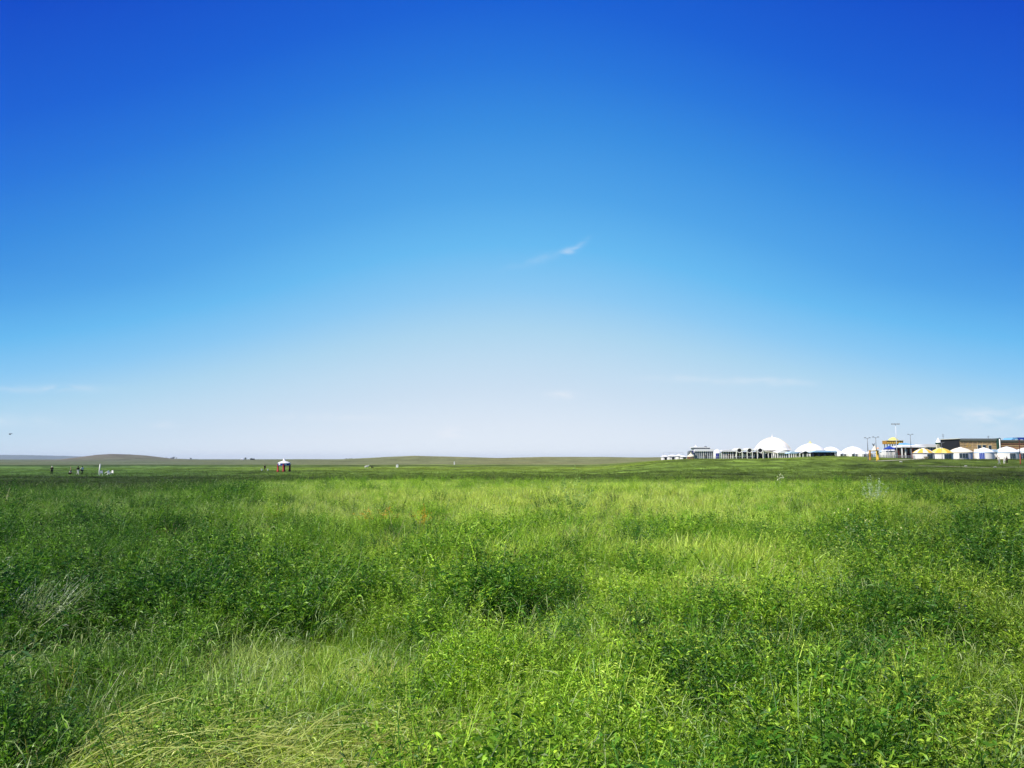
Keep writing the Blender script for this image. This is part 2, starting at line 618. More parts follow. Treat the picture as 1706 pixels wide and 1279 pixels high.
class Veg:
    """collects blades, leaflets and stems as flat ribbons"""

    def __init__(s, seed=0):
        s.v, s.f, s.r = [], [], []
        s.g = np.random.default_rng(seed)

    def ribbon(s, pts, w, side=None, rnd=None):
        n = len(pts)
        b = len(s.v)
        pts = [np.asarray(p, float) for p in pts]
        rnd = s.g.random() if rnd is None else rnd
        for i, p in enumerate(pts):
            d = pts[min(i + 1, n - 1)] - pts[max(i - 1, 0)]
            sd_ = np.array([-d[1], d[0], 0]) if side is None else np.asarray(side, float)
            L = np.linalg.norm(sd_)
            sd_ = sd_ / L if L > 1e-6 else np.array([1.0, 0, 0])
            ww = w[i] if isinstance(w, (list, tuple, np.ndarray)) else w
            s.v += [tuple(p - sd_ * ww / 2), tuple(p + sd_ * ww / 2)]
            s.r += [rnd, rnd]
        for i in range(n - 1):
            s.f.append((b + 2 * i, b + 2 * i + 1, b + 2 * i + 3, b + 2 * i + 2))

    def blade(s, base, h, lean, az_, w=.006, n=4, curl=1.6, rnd=None):
        d = np.array([math.cos(az_), math.sin(az_), 0])
        pts, ws = [], []
        for i in range(n):
            t = i / (n - 1)
            pts.append(np.asarray(base) + s.g.normal(size=3) * (.035 * h * min(i, 1)) + d * lean * t ** curl + np.array([0, 0, h * (t - .25 * (lean / max(h, .01)) * t * t)]))
            ws.append(w * (1 - t ** 1.6) + .0012)
        fa = az_ + math.pi / 2 + s.g.uniform(-1.0, 1.0)
        s.ribbon(pts, ws, (math.cos(fa), math.sin(fa), s.g.uniform(-.3, .3)), rnd)

    def leaf(s, p, d, L, w, rnd=None, droop=0.0):
        p = np.asarray(p, float)
        d = np.asarray(d, float)
        d = d / (np.linalg.norm(d) + 1e-9)
        sv = np.cross(d, s.g.normal(size=3))
        sv = sv / (np.linalg.norm(sv) + 1e-9)
        b = len(s.v)
        rnd = s.g.random() if rnd is None else rnd
        mid = p + d * L * .45
        tip = p + d * L + np.array([0, 0, -droop * L])
        s.v += [tuple(p), tuple(mid - sv * w / 2), tuple(tip), tuple(mid + sv * w / 2)]
        s.r += [rnd] * 4
        s.f.append((b, b + 1, b + 2, b + 3))

    def mesh(s, name, mat):
        me = bpy.data.meshes.new(name)
        me.from_pydata(s.v, [], s.f)
        a = me.attributes.new('rnd', 'FLOAT', 'POINT')
        a.data.foreach_set('value', np.array(s.r, dtype=np.float32))
        me.materials.append(mat)
        me.update()
        return me


M_GRASS = leaf_mat('grass_leaf', attr='col', transl=.42, gloss=.025, var=.56)
M_WEED = leaf_mat('weed_leaf', attr='col', transl=.36, gloss=.02, var=.62)
M_SEED = leaf_mat('seed_head', attr='col', transl=.30, gloss=.04, var=.3)


def tuft(seed, n, rad_, h0, h1, w, seg=4):
    V = Veg(seed)
    for i in range(n):
        r = rad_ * math.sqrt(V.g.random())
        a = V.g.random() * TAU
        h = V.g.uniform(h0, h1)
        V.blade((r * math.cos(a), r * math.sin(a), -.03), h, h * V.g.uniform(.15, 1.15), a + V.g.normal() * 1.2, w * V.g.uniform(.6, 1.4), seg, V.g.uniform(1.2, 2.4))
    return V


def fern(V, base, h, lean, az_, lw, ll, nl, spread=.9, rnd=None):
    """one stem with pairs of small leaves"""
    d = np.array([math.cos(az_), math.sin(az_), 0])
    stem = lambda t: np.asarray(base) + d * lean * t ** 1.5 + np.array([0, 0, h * (t - .12 * t * t)])
    V.ribbon([stem(t) for t in (0, .33, .66, 1)], [.005, .004, .003, .002], None, rnd)
    for k in range(nl):
        t = .15 + .85 * (k + V.g.random()) / nl
        p = stem(t)
        a = V.g.random() * TAU
        q_ = np.array([math.cos(a) * spread, math.sin(a) * spread, V.g.uniform(-.1, 1.3)])
        V.leaf(p + q_ * .01, q_, ll * V.g.uniform(.6, 1.3) * (1.15 - .45 * t), lw * V.g.uniform(.7, 1.3), None if rnd is None else rnd * V.g.uniform(.6, 1), .25)


def weed(seed, nst, rad_, h0, h1, lw, ll, nl):
    V = Veg(seed)
    for i in range(nst):
        r = rad_ * math.sqrt(V.g.random())
        a = V.g.random() * TAU
        h = V.g.uniform(h0, h1)
        fern(V, (r * math.cos(a), r * math.sin(a), -.02), h, h * V.g.uniform(.1, .7), a + V.g.normal() * .6, lw, ll, nl)
    return V


def seedstem(seed, n, rad_, h0, h1):
    """pale nodding grass heads"""
    V = Veg(seed)
    for i in range(n):
        r = rad_ * math.sqrt(V.g.random())
        a = V.g.random() * TAU
        h = V.g.uniform(h0, h1)
        ln = h * V.g.uniform(.1, .5)
        aa = V.g.random() * TAU
        d = np.array([math.cos(aa), math.sin(aa), 0])
        b = np.array([r * math.cos(a), r * math.sin(a), 0])
        hook = V.g.uniform(.03, .10)
        pts = [b, b + d * ln * .35 + [0, 0, h * .6], b + d * ln * .8 + [0, 0, h * .95], b + d * (ln + hook * .6) + [0, 0, h], b + d * (ln + hook * 1.3) + [0, 0, h - hook * .4], b + d * (ln + hook * 1.7) + [0, 0, h - hook * 1.1]]
        pts = [np.asarray(p, float) for p in pts]
        sdv = (-d[1], d[0], .3)
        V.ribbon(pts[:4], [.0025, .0025, .0025, .003], sdv)
        V.ribbon(pts[3:], [.0025, .0055, .002], sdv)
    return V


def source(name, meshes):
    c = bpy.data.collections.new(name)
    for i, me in enumerate(meshes):
        c.objects.link(bpy.data.objects.new(name + '_plant', me))
    return c


SRC = {
    'turf': source('turf_source', [tuft(10 + i, 58, .13, .09, .25, .0055).mesh('turf', M_GRASS) for i in range(6)]),
    'coarse': source('coarse_source', [tuft(30 + i, 80, .42, .10, .27, .013, 3).mesh('coarse', M_GRASS) for i in range(5)]),
    'weeds': source('weed_source', [weed(50 + i, 10, .10, .20, .50, .0075, .040, 38).mesh('weed', M_WEED) for i in range(6)]),
    'broad': source('broad_source', [weed(70 + i, 9, .08, .10, .40, .010, .075, 20).mesh('broad', M_WEED) for i in range(5)]),
    'seeds': source('seed_source', [seedstem(90 + i, 5, .10, .26, .46).mesh('seed', M_SEED) for i in range(5)]),
}


def leggy(seed):
    V = Veg(seed)
    for i in range(5):
        a = V.g.random() * TAU
        h = V.g.uniform(.32, .62)
        fern(V, (.05 * math.cos(a), .05 * math.sin(a), -.02), h, h * V.g.uniform(.05, .45), a, .006, .045, 26, .6)
        d = np.array([math.cos(a), math.sin(a), 0])
        for k in range(3):
            t = V.g.uniform(.45, .8)
            p = np.array([0, 0, h * t]) + d * h * .2 * t
            fern(V, p, h * V.g.uniform(.2, .35), .12, V.g.random() * TAU, .005, .026, 12, .7)
    return V


SRC['leggy'] = source('leggy_source', [leggy(120 + i).mesh('leggy', M_WEED) for i in range(6)])


def gn_instancer(name, coll, pts, rot, scl, idx_, col, label):
    me = bpy.data.meshes.new(name)
    n = len(pts)
    me.vertices.add(n)
    me.vertices.foreach_set('co', np.asarray(pts, np.float32).ravel())
    for nm, typ, dat, key in (('rot', 'FLOAT_VECTOR', rot, 'vector'), ('scl', 'FLOAT_VECTOR', scl, 'vector'), ('idx', 'INT', idx_, 'value')):
        a = me.attributes.new(nm, typ, 'POINT')
        a.data.foreach_set(key, np.ascontiguousarray(dat, np.int32 if typ == 'INT' else np.float32).ravel())
    a = me.attributes.new('col', 'FLOAT_COLOR', 'POINT')
    a.data.foreach_set('color', np.concatenate([col, np.ones((n, 1))], 1).astype(np.float32).ravel())
    o = bpy.data.objects.new(name, me)
    SC.collection.objects.link(o)
    ng = bpy.data.node_groups.new(name + '_scatter', 'GeometryNodeTree')
    ng.interface.new_socket('Geometry', in_out='INPUT', socket_type='NodeSocketGeometry')
    ng.interface.new_socket('Geometry', in_out='OUTPUT', socket_type='NodeSocketGeometry')
    gi = ng.nodes.new('NodeGroupInput')
    go = ng.nodes.new('NodeGroupOutput')
    ip = ng.nodes.new('GeometryNodeInstanceOnPoints')
    ci = ng.nodes.new('GeometryNodeCollectionInfo')
    ci.inputs['Collection'].default_value = coll
    ci.inputs['Separate Children'].default_value = True
    ci.inputs['Reset Children'].default_value = True
    L = ng.links.new
    L(gi.outputs[0], ip.inputs['Points'])
    L(ci.outputs[0], ip.inputs['Instance'])
    ip.inputs['Pick Instance'].default_value = True
    for nm, typ, tgt in (('idx', 'INT', 'Instance Index'), ('rot', 'FLOAT_VECTOR', 'Rotation'), ('scl', 'FLOAT_VECTOR', 'Scale')):
        na_ = ng.nodes.new('GeometryNodeInputNamedAttribute')
        na_.data_type = typ
        na_.inputs['Name'].default_value = nm
        L(na_.outputs['Attribute'], ip.inputs[tgt])
    L(ip.outputs[0], go.inputs[0])
    md = o.modifiers.new('scatter', 'NODES')
    md.node_group = ng
    tag(o, label, name.replace('_', ' '), kind='stuff')
    return o


def sector(n, r0, r1, amax=37.5, amin=None):
    """random points in the wedge the camera sees"""
    r = np.sqrt(rng.random(n) * (r1 * r1 - r0 * r0) + r0 * r0)
    a = np.radians(rng.uniform(-amax if amin is None else amin, amax, n))
    return r * np.sin(a), r * np.cos(a)


def rr(n, tilt=.25):
    return np.stack([rng.normal(0, tilt, n), rng.normal(0, tilt, n), rng.random(n) * TAU], 1)


PATHS = []      # filled below; tufts keep off them


def off_path(x, y):
    k = np.ones(len(x), bool)
    for (ax, ay, bx, by, w) in PATHS:
        dx, dy = bx - ax, by - ay
        L2 = dx * dx + dy * dy
        t = np.clip(((x - ax) * dx + (y - ay) * dy) / L2, 0, 1)
        k &= np.hypot(x - ax - t * dx, y - ay - t * dy) > w / 2
    return k


def pseg(p1, p2, Y1, Y2, w):
    a = P(p1, 765, Y1)
    b_ = P(p2, 765, Y2)
    PATHS.append((a[0], a[1], b_[0], b_[1], w))


pseg(1455, 1530, 196, 222, 3.0)
pseg(1530, 1640, 170, 160, 1.6)
pseg(1640, 1790, 160, 164, 1.6)

# turf: short grass everywhere near
parts_ = []
for (n, r0, r1, sc, am) in ((5200, .6, 3.0, 1.0, 60), (9000, 3.0, 9, 1.0, 40), (16000, 9, 20, 1.1, 38), (21000, 20, 36, 1.35, 37.5)):
    x, y = sector(n, r0, r1, am)
    t = tone(x, y)
    s = sc * rng.uniform(.65, 1.25, n) * tall(x, y)
    parts_.append((x, y, t, s))
x, y, t, s = (np.concatenate([p[i] for p in parts_]) for i in range(4))
n = len(x)
tc_ = np.clip(t + rng.normal(0, .22, n), -1, 1.2)
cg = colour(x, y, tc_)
dry = (rng.random(n) < .05)[:, None]
cg = np.where(dry, np.array([.50, .46, .20]) * rng.uniform(.6, 1, (n, 1)), cg)
gn_instancer('grass', SRC['turf'], np.stack([x, y, terr(x, y)], 1), rr(n), np.stack([s, s, s * rng.uniform(.8, 1.25, n)], 1), rng.integers(0, 6, n),
             cg, 'short green and yellow-green grass filling the near meadow')

parts_ = []
for (n, r0, r1, sc) in ((19000, 30, 62, .85), (26000, 60, 130, 1.2), (30000, 125, 290, 2.0)):
    x, y = sector(n, r0, r1, 37)
    s = sc * rng.uniform(.7, 1.3, n)
    parts_.append((x, y, s))
x, y, s = (np.concatenate([p[i] for p in parts_]) for i in range(3))
k = off_path(x, y)
x, y, s = x[k], y[k], s[k]
n = len(x)
flat = 1 - .45 * sst(60, 110, y) - .40 * sst(130, 190, y)
gn_instancer('meadow_grass', SRC['coarse'], np.stack([x, y, terr(x, y)], 1), rr(n, .12), np.stack([s, s, np.minimum(s, 1.3) * rng.uniform(.6, 1.2, n) * flat], 1),
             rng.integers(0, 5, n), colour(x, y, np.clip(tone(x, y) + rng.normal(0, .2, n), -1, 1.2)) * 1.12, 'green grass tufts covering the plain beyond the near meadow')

# leafy weeds, denser where the field is dark
parts_ = []
for (n, r0, r1, sc) in ((9500, 2.6, 9, .95), (20000, 9, 20, 1.0), (22000, 20, 40, 1.1), (10000, 40, 75, 1.1)):
    x, y = sector(n, r0, r1, 39)
    t = tone(x, y)
    cl_ = .62 * vn(x / .62, y / .75, 51) + .38 * vn(x / .42, y / .5, 52) - .22 * t
    keep = rng.random(n) < np.clip(.20 + .9 * sst(.47, .64, cl_), 0, 1)
    x, y, t, cl_ = x[keep], y[keep], t[keep], cl_[keep]
    s = sc * rng.uniform(.65, 1.25, len(x)) * np.clip(.80 + 1.7 * (cl_ - .5), .5, 1.6) * np.clip(1.1 - .2 * t, .8, 1.4)
    parts_.append((x, y, t, s))
x, y, t, s = (np.concatenate([p[i] for p in parts_]) for i in range(4))
n = len(x)
cw = colour(x, y, np.clip(t - .26 + rng.normal(0, .42, n), -1.0, .6)) * 1.05
half = rng.random(n) < .62
for nm, kk, lb in (('weeds', half, 'dark green feathery weeds growing in clumps through the meadow'), ('broad', ~half, 'low broad-leaved weeds scattered through the meadow')):
    k = int(kk.sum())
    gn_instancer('weeds' if nm == 'weeds' else 'undergrowth', SRC[nm], np.stack([x[kk], y[kk], terr(x[kk], y[kk])], 1), rr(k, .2), np.repeat(s[kk, None], 3, 1),
                 rng.integers(0, 5, k), cw[kk], lb)

parts_ = []
for (n, r0, r1, sc) in ((260, 3.2, 9, .85), (1700, 9, 20, 1.0), (2300, 20, 48, 1.05), (2600, 55, 190, 1.25)):
    x, y = sector(n, r0, r1, 39)
    k = rng.random(n) < np.clip(.15 + 1.1 * sst(.5, .8, vn(x / 1.7, y / 1.7, 27)), 0, 1)
    x, y = x[k], y[k]
    parts_.append((x, y, sc * rng.uniform(.55, 1.25, len(x))))
x, y, s = (np.concatenate([p[i] for p in parts_]) for i in range(3))
n = len(x)
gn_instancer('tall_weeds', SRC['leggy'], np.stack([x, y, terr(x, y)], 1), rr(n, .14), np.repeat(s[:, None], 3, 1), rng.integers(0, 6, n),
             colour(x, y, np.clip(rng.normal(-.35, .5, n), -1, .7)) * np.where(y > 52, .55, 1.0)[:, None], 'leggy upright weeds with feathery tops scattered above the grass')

parts_ = []
for (n, r0, r1, sc) in ((1300, 3.0, 9, .85), (2200, 9, 22, .95), (2600, 22, 45, 1.1)):
    x, y = sector(n, r0, r1, 38)
    parts_.append((x, y, sc * rng.uniform(.7, 1.2, n)))
x, y, s = (np.concatenate([p[i] for p in parts_]) for i in range(3))
n = len(x)
cs = np.array([.30, .44, .15]) * rng.uniform(.6, 1.15, (n, 1)) * np.where(rng.random((n, 1)) < .2, np.array([[1.2, 1.05, 1.2]]), 1.0)
gn_instancer('seed_grass', SRC['seeds'], np.stack([x, y, terr(x, y)], 1), rr(n, .2), np.repeat(s[:, None], 3, 1), rng.integers(0, 5, n), cs,
             'pale nodding seed heads standing above the green grass')
#NEXT

# ------------------------------------------------------------------ single plants of the near meadow


def plant_mat(name, col, **k):
    return leaf_mat(name, col=col, **k)


PM = {
    'dark': plant_mat('plant_dark_green', (.055, .175, .020), transl=.3, gloss=.03),
    'mid': plant_mat('plant_green', (.10, .28, .03), transl=.35, gloss=.03),
    'pale': plant_mat('plant_pale_green', (.27, .42, .11), transl=.35, gloss=.03),
    'yellow': plant_mat('plant_yellow_green', (.33, .47, .05), transl=.35, gloss=.03),
    'straw': plant_mat('plant_straw', (.42, .50, .125), transl=.25, gloss=.03),
    'orange': plant_mat('plant_orange', (.58, .33, .04), transl=.3, gloss=.02),
    'silver': plant_mat('plant_silver', (.46, .58, .42), transl=.35, gloss=.05),
    'white': plant_mat('flower_white', (.66, .70, .52), transl=.25, gloss=.02, var=.2),
    'cream': plant_mat('flower_cream', (.62, .66, .30), transl=.25, gloss=.02, var=.2),
    'purple': plant_mat('flower_purple', (.12, .10, .36), transl=.25, gloss=.02, var=.3),
    'brown': plant_mat('plant_brown', (.20, .165, .05), transl=.2, gloss=.02),
}
pseed = [200]


def vobj(V, name, mat, parent):
    o = bpy.data.objects.new(name, V.mesh(name, mat))
    SC.collection.objects.link(o)
    o.parent = parent
    if name != 'blades':
        o['kind'] = 'stuff'
    return o


def plant(name, px, py, label, h, width, leafm='dark', nst=14, nl=34, lw=.012, ll=.04, flower=None, nf=0, fs=.02, ftop=.55, airy=None, cat='plant', spread=.9):
    c = hit(px, py, .24)
    h *= 1.2
    h += .10
    pseed[0] += 1
    root = thing(name, c, label, cat)
    root.rotation_euler.z = pseed[0] * 1.7
    V = Veg(pseed[0])
    tips = []
    for i in range(nst):
        a = V.g.random() * TAU
        r = width * .12 * V.g.random()
        hh = h * V.g.uniform(.55, 1.0)
        ln = width * .5 * V.g.uniform(.1, 1.0)
        aa = a + V.g.normal() * .3
        b = (r * math.cos(a), r * math.sin(a), 0)
        fern(V, b, hh, ln, aa, lw, ll, nl, spread)
        tips.append((np.array(b), hh, ln, aa))
    vobj(V, 'foliage', PM[leafm], root)
    if airy:
        W = Veg(pseed[0] + 500)
        for i in range(airy[0]):
            a = W.g.random() * TAU
            hh = airy[1] * W.g.uniform(.65, 1)
            ln = airy[2] * W.g.random() ** .6
            d = np.array([math.cos(a), math.sin(a), 0])
            st = lambda t: d * ln * t ** .9 + np.array([0, 0, hh * t * (1 - .35 * ln / airy[2])])
            W.ribbon([st(t) for t in (0, .35, .7, 1)], [.010, .008, .006, .004])
            for k in range(airy[3]):
                t = .35 + .65 * W.g.random()
                q_ = W.g.normal(size=3) * [1, 1, .5]
                W.leaf(st(t), q_, airy[4] * W.g.uniform(.6, 1.4), airy[4] * .4, None, .1)
                W.leaf(st(t) + q_ * airy[4] * .8, W.g.normal(size=3), airy[4] * .5, airy[4] * .45, None, .1)
        vobj(W, 'branches', PM[airy[5]], root)
    if flower:
        Fv = Veg(pseed[0] + 900)
        for i in range(nf):
            b, hh, ln, aa = tips[i % len(tips)]
            t = Fv.g.uniform(ftop, 1.08)
            p = b + np.array([math.cos(aa), math.sin(aa), 0]) * ln * t ** 1.5 + np.array([0, 0, hh * (t - .12 * t * t)]) + Fv.g.normal(size=3) * [.03, .03, .02] * (1 + width)
            for k in range(5):
                q_ = Fv.g.normal(size=3) + [0, 0, .6]
                Fv.leaf(p, q_, fs * Fv.g.uniform(.6, 1.2), fs * .55, None, 0)
        vobj(Fv, 'flowers', PM[flower], root)
    return root


plant('tall_airy_plant', 958, 851, 'tall airy pale green plant with dark leafy base standing above the yellow-green meadow', .42, .55, 'dark', 16, 26, .03, .06,
      airy=(17, 1.55, .75, 30, .052, 'pale'))
plant('tall_airy_plant', 1455, 838, 'tall thin grey-green plant dotted with tiny whitish heads below the lamp posts', .40, .6, 'mid', 10, 20, .03, .06,
      airy=(12, 1.35, .46, 30, .044, 'silver'))
plant('flowering_shrub', 1440, 926, 'bushy dark green plant sprinkled with small whitish flowers', .78, 1.0, 'dark', 30, 44, .018, .055, flower='cream', nf=54, fs=.022, ftop=.5)
plant('small_weed', 381, 852, 'small dark weed with a spray of pale stalks rising from it', .16, .26, 'dark', 9, 16, .02, .045, airy=(7, .62, .22, 16, .022, 'silver'))
plant('small_weed', 326, 884, 'dark green forked weed standing alone in the left meadow', .34, .42, 'dark', 9, 26, .018, .045)
plant('yellow_green_bush', 460, 862, 'bright yellow-green bush standing out left of the orange flowered plant', .62, .9, 'yellow', 22, 40, .02, .045)
plant('orange_flowered_plant', 632, 872, 'wider of the two low orange flowered plants above a dark tuft', .17, .3, 'dark', 8, 16, .02, .045,
      airy=(18, .80, .62, 15, .044, 'orange'))
plant('orange_flowered_plant', 708, 868, 'smaller of the two orange flowered plants, yellower and on the right', .12, .2, 'mid', 6, 12, .02, .04,
      airy=(12, .74, .36, 12, .042, 'orange'))
plant('small_weed', 888, 872, 'small nearly black green sprig right of the orange flowered plants', .30, .22, 'dark', 7, 24, .02, .045)
plant('small_weed', 911, 858, 'narrow upright dark weed left of the tall airy plant', .42, .26, 'dark', 8, 26, .018, .04)
plant('small_weed', 1238, 838, 'dark branching weed silhouetted on the pale grass below the yurts', .48, .55, 'dark', 8, 24, .022, .05)
plant('small_weed', 1068, 850, 'low dark weed right of the tall airy plant', .28, .5, 'dark', 8, 20, .02, .05)
plant('small_weed', 690, 884, 'low rounded dark weed below the orange flowered plants', .26, .45, 'dark', 12, 22, .018, .045)
plant('leafy_bush', 783, 985, 'dense very dark green bush in the middle of the meadow', .46, .80, 'dark', 44, 60, .009, .034)
plant('leafy_bush', 1075, 908, 'dark green bush with upright shoots right of centre', .52, .8, 'dark', 34, 54, .011, .040)
plant('leafy_bush', 400, 912, 'wide low dark bush with a shaded underside at the left', .42, 1.3, 'dark', 50, 56, .010, .038)
plant('leafy_bush', 1655, 950, 'large dark green bush near the right edge of the meadow', .55, 1.1, 'dark', 46, 56, .010, .038)
plant('leafy_bush', 1175, 1002, 'dark leafy bush low in the grass right of the densest bush', .38, .8, 'dark', 36, 54, .009, .034)
plant('leafy_bush', 930, 1060, 'green bush with arching leaf tips below the densest bush', .36, .6, 'dark', 34, 54, .009, .034)
plant('leafy_bush', 190, 920, 'dark bush in the upper left meadow', .5, 1.0, 'dark', 36, 54, .010, .038)
plant('leafy_bush', 1340, 900, 'dark bush left of the white-flowered one', .48, 1.1, 'dark', 38, 54, .010, .038)
plant('yellow_flowered_plant', 850, 944, 'patch of yellow flowers on a low mid green plant', .26, .5, 'mid', 14, 26, .012, .035, flower='yellow', nf=110, fs=.020, ftop=.6)
plant('yellow_flowered_plant', 1580, 1012, 'olive yellow flowering plant near the right edge beside a dark bush', .28, .5, 'yellow', 18, 30, .010, .03, flower='yellow', nf=50, fs=.014)
plant('white_umbel_plant', 10, 962, 'plant with flat whitish flower heads at the left edge', .34, .3, 'silver', 6, 10, .010, .03, flower='white', nf=26, fs=.03, ftop=.9)
plant('white_umbel_plant', 1382, 1205, 'small plant with knobbly white flower heads in the right foreground', .26, .3, 'silver', 9, 14, .006, .02, flower='white', nf=30, fs=.013, ftop=.85)
plant('pale_rosette', 1168, 1072, 'small pale blue-green leaf rosette nestling in dark grass', .20, .16, 'silver', 8, 10, .016, .05)
plant('purple_flowered_plant', 1403, 1262, 'dark purple flower spikes at the bottom right edge', .25, .12, 'mid', 5, 12, .008, .03, flower='purple', nf=12, fs=.013, ftop=.5)
plant('purple_flowered_plant', 1355, 1215, 'single small purple flower left of the purple spikes', .27, .05, 'mid', 3, 10, .006, .025, flower='purple', nf=5, fs=.013, ftop=.95)
plant('purple_flowered_plant', 1610, 1022, 'tiny blue-purple flower below the olive yellow plant', .32, .08, 'mid', 3, 10, .008, .025, flower='purple', nf=6, fs=.02, ftop=.95)
plant('white_umbel_plant', 1300, 812, 'slender stalk with white heads rising above the far edge of the pale grass', .75, .3, 'silver', 4, 8, .02, .04, flower='white', nf=14, fs=.05, ftop=.85)

# leafy bushes standing out of the near meadow, too many and too alike to pick apart
bush_mesh = []
for i in range(7):
    V = Veg(300 + i)
    for k in range(26):
        a = V.g.random() * TAU
        r = .08 * math.sqrt(V.g.random())
        h = V.g.uniform(.30, .58)
        fern(V, (r * math.cos(a), r * math.sin(a), -.03), h, h * V.g.uniform(.12, .62), a + V.g.normal() * .3, V.g.uniform(.006, .011), V.g.uniform(.026, .045), 36, .8)
    bush_mesh.append(V.mesh('bush', M_WEED))
g_ = np.random.default_rng(12)
bl = []
while len(bl) < 420:
    rad_ = 4.8 + 24 * g_.random() ** 1.2
    a = math.radians(g_.uniform(-36, 36))
    x, y = rad_ * math.sin(a), rad_ * math.cos(a)
    if rad_ < 7.5 and -2.9 < x < .9:
        continue
    if vn(x / 1.6, y / 1.6, 33) < .5 or (y > 17 and abs(x / y) < .28 and g_.random() < .7):
        continue
    bl.append((x, y, g_.uniform(.65, 1.25), g_.random()))
bl = np.array(bl)
nb_ = len(bl)
bcol = np.where(bl[:, 3:4] < .75, np.array([[.034, .115, .011]]), np.array([[.15, .36, .022]])) * rng.uniform(.75, 1.25, (nb_, 1))
bcol = bcol * (1 - .35 * sst(.05, .55, -bl[:, 0] / bl[:, 1]))[:, None]  # bushes darker to the left, the same painted falloff
gn_instancer('weed_bushes', source('bush_source', bush_mesh), np.stack([bl[:, 0], bl[:, 1], terr(bl[:, 0], bl[:, 1])], 1), rr(nb_, .1),
             np.repeat(bl[:, 2:3], 3, 1), rng.integers(0, 7, nb_), bcol, 'small feathery bushes of weed standing out of the near meadow')

# silvery feather grass tussock at the left edge
c = hit(40, 1030, .25)
tus = thing('feather_grass', c, 'silvery feather grass tussock at the left edge of the meadow', 'grass tussock')
V = Veg(777)
for i in range(230):
    a = V.g.normal() * .9 + .3
    r = .26 * math.sqrt(V.g.random())
    V.blade((r * math.cos(i), r * math.sin(i), 0), V.g.uniform(.36, .64), V.g.uniform(.05, .50), a, .007, 5, 1.8)
vobj(V, 'blades', PM['silver'], tus)

# mown hay at the bottom: two heaps of long stems lying on the grass


def heap(label, cx0, cx1, py0, n, ang0, seed, hh, hx):
    c0 = hit((cx0 + cx1) / 2, 1275)
    g_ = np.random.default_rng(seed)
    o = thing('hay_heap', c0, label, 'hay heap')
    for nm, matn, cnt, wid in (('long_stems', 'straw', int(n * .6), .0036), ('green_stems', 'yellow', int(n * 1.5), .0034), ('dead_litter', 'brown', int(n * 1.5), .0038)):
        V = Veg(seed + cnt)
        for i in range(cnt):
            u_, w_ = g_.random(), g_.random()
            px = cx0 + (cx1 - cx0) * u_
            edge = py0 + (1279 - py0) * (abs(u_ - hx) / max(hx, 1 - hx)) ** 1.7
            py = edge + (1400 - edge) * w_ ** .9
            if py > 1395:
                continue
            p = hit(px, py, .30)
            lift = hh * (1 - (abs(u_ - hx) / max(hx, 1 - hx)) ** 2) * g_.uniform(.45, 1.05)
            L = g_.uniform(.12, .62) if nm == 'long_stems' else g_.uniform(.06, .30)
            if nm == 'dead_litter':
                lift *= .7
            a = ang0 + g_.normal() * (.45 if nm == 'long_stems' else 1.1)
            d = np.array([math.cos(a), math.sin(a), 0])
            rise = g_.uniform(-.10, .30)
            bend = g_.normal() * .30
            nrm = np.array([-d[1], d[0], 0])
            base = p - c0 + np.array([0, 0, lift + .05])
            pts = [base + d * L * (t - .4) + nrm * bend * L * (t * t * 2 - .5) + np.array([0, 0, rise * L * 2.0 * t * (1.35 - t)]) + g_.normal(size=3) * .018 * L for t in np.linspace(0, 1, 6)]
            V.ribbon(pts, [wid * k for k in (1, 1, .95, .8, .6, .35)], (nrm[0] + d[0] * .2, nrm[1] * .5, .8))
            for k in range(3 if nm != 'dead_litter' else 1):
                t = g_.uniform(.15, .95)
                q_ = g_.normal(size=3) + d * .8
                V.leaf(pts[int(t * 5)], q_, g_.uniform(.025, .07), .006, None, .3)
        x_ = vobj(V, nm, PM[matn], o)
        x_['kind'] = 'stuff'
    return o


heap('yellow-green heap of long mown stems lying at the bottom left', 110, 610, 1150, 1300, .85, 31, .26, .42)
heap('paler tangled heap of mown hay at the bottom centre', 440, 1000, 1188, 1150, .9, 32, .24, .36)

# a few single dry stems that catch the eye
for (pts_, rpx, lb) in [
    ([(530, 1262), (512, 1228), (497, 1198)], 1.5, 'thick pale bent stem left of the hay heaps meeting'),
    ([(655, 1279), (660, 1225), (667, 1168)], 1.3, 'upright pale stem sticking out of the centre hay heap'),
    ([(870, 1268), (848, 1250), (822, 1242)], 1.6, 'pale broken stalk lying right of the centre hay heap'),
    ([(1578, 1100), (1562, 1122), (1552, 1112)], 1.5, 'forked bleached twig lying in the right meadow'),
    ([(240, 1112), (262, 1118), (290, 1122)], 1.3, 'bleached twig lying above the left hay heap'),
    ([(570, 1262), (640, 1238), (700, 1262)], 1.3, 'long arched stem bowed over the centre hay heap'),
    ([(1290, 1195), (1283, 1212), (1288, 1222)], 1.2, 'short pale bent stalk in the grass right of centre'),
]:
    c = hit(*pts_[0])
    D = c[1]
    zoff = .34
    Yb = hit(pts_[0][0], min(pts_[0][1], 1279))[1] * .86
    w3 = [P(a, b_, Yb + .03 * i) for i, (a, b_) in enumerate(pts_)]
    gzb = gz(w3[0][0], w3[0][1])
    if len(w3) == 3:
        A0, A1, A2 = w3
        w3 = [A0 * (1 - t) ** 2 + 2 * t * (1 - t) * (2 * A1 - .5 * A0 - .5 * A2) + A2 * t * t for t in np.linspace(0, 1, 8)]
    foot = np.array([w3[0][0], w3[0][1] + .02, gzb])
    ob = MB().tube([foot] + w3, [rpx / F * Yb * (1 - .06 * i) for i in range(len(w3) + 1)], 5).build('dry_stem', PM['straw'], loc=foot, smooth=True)
    tag(ob, lb, 'dry stem')

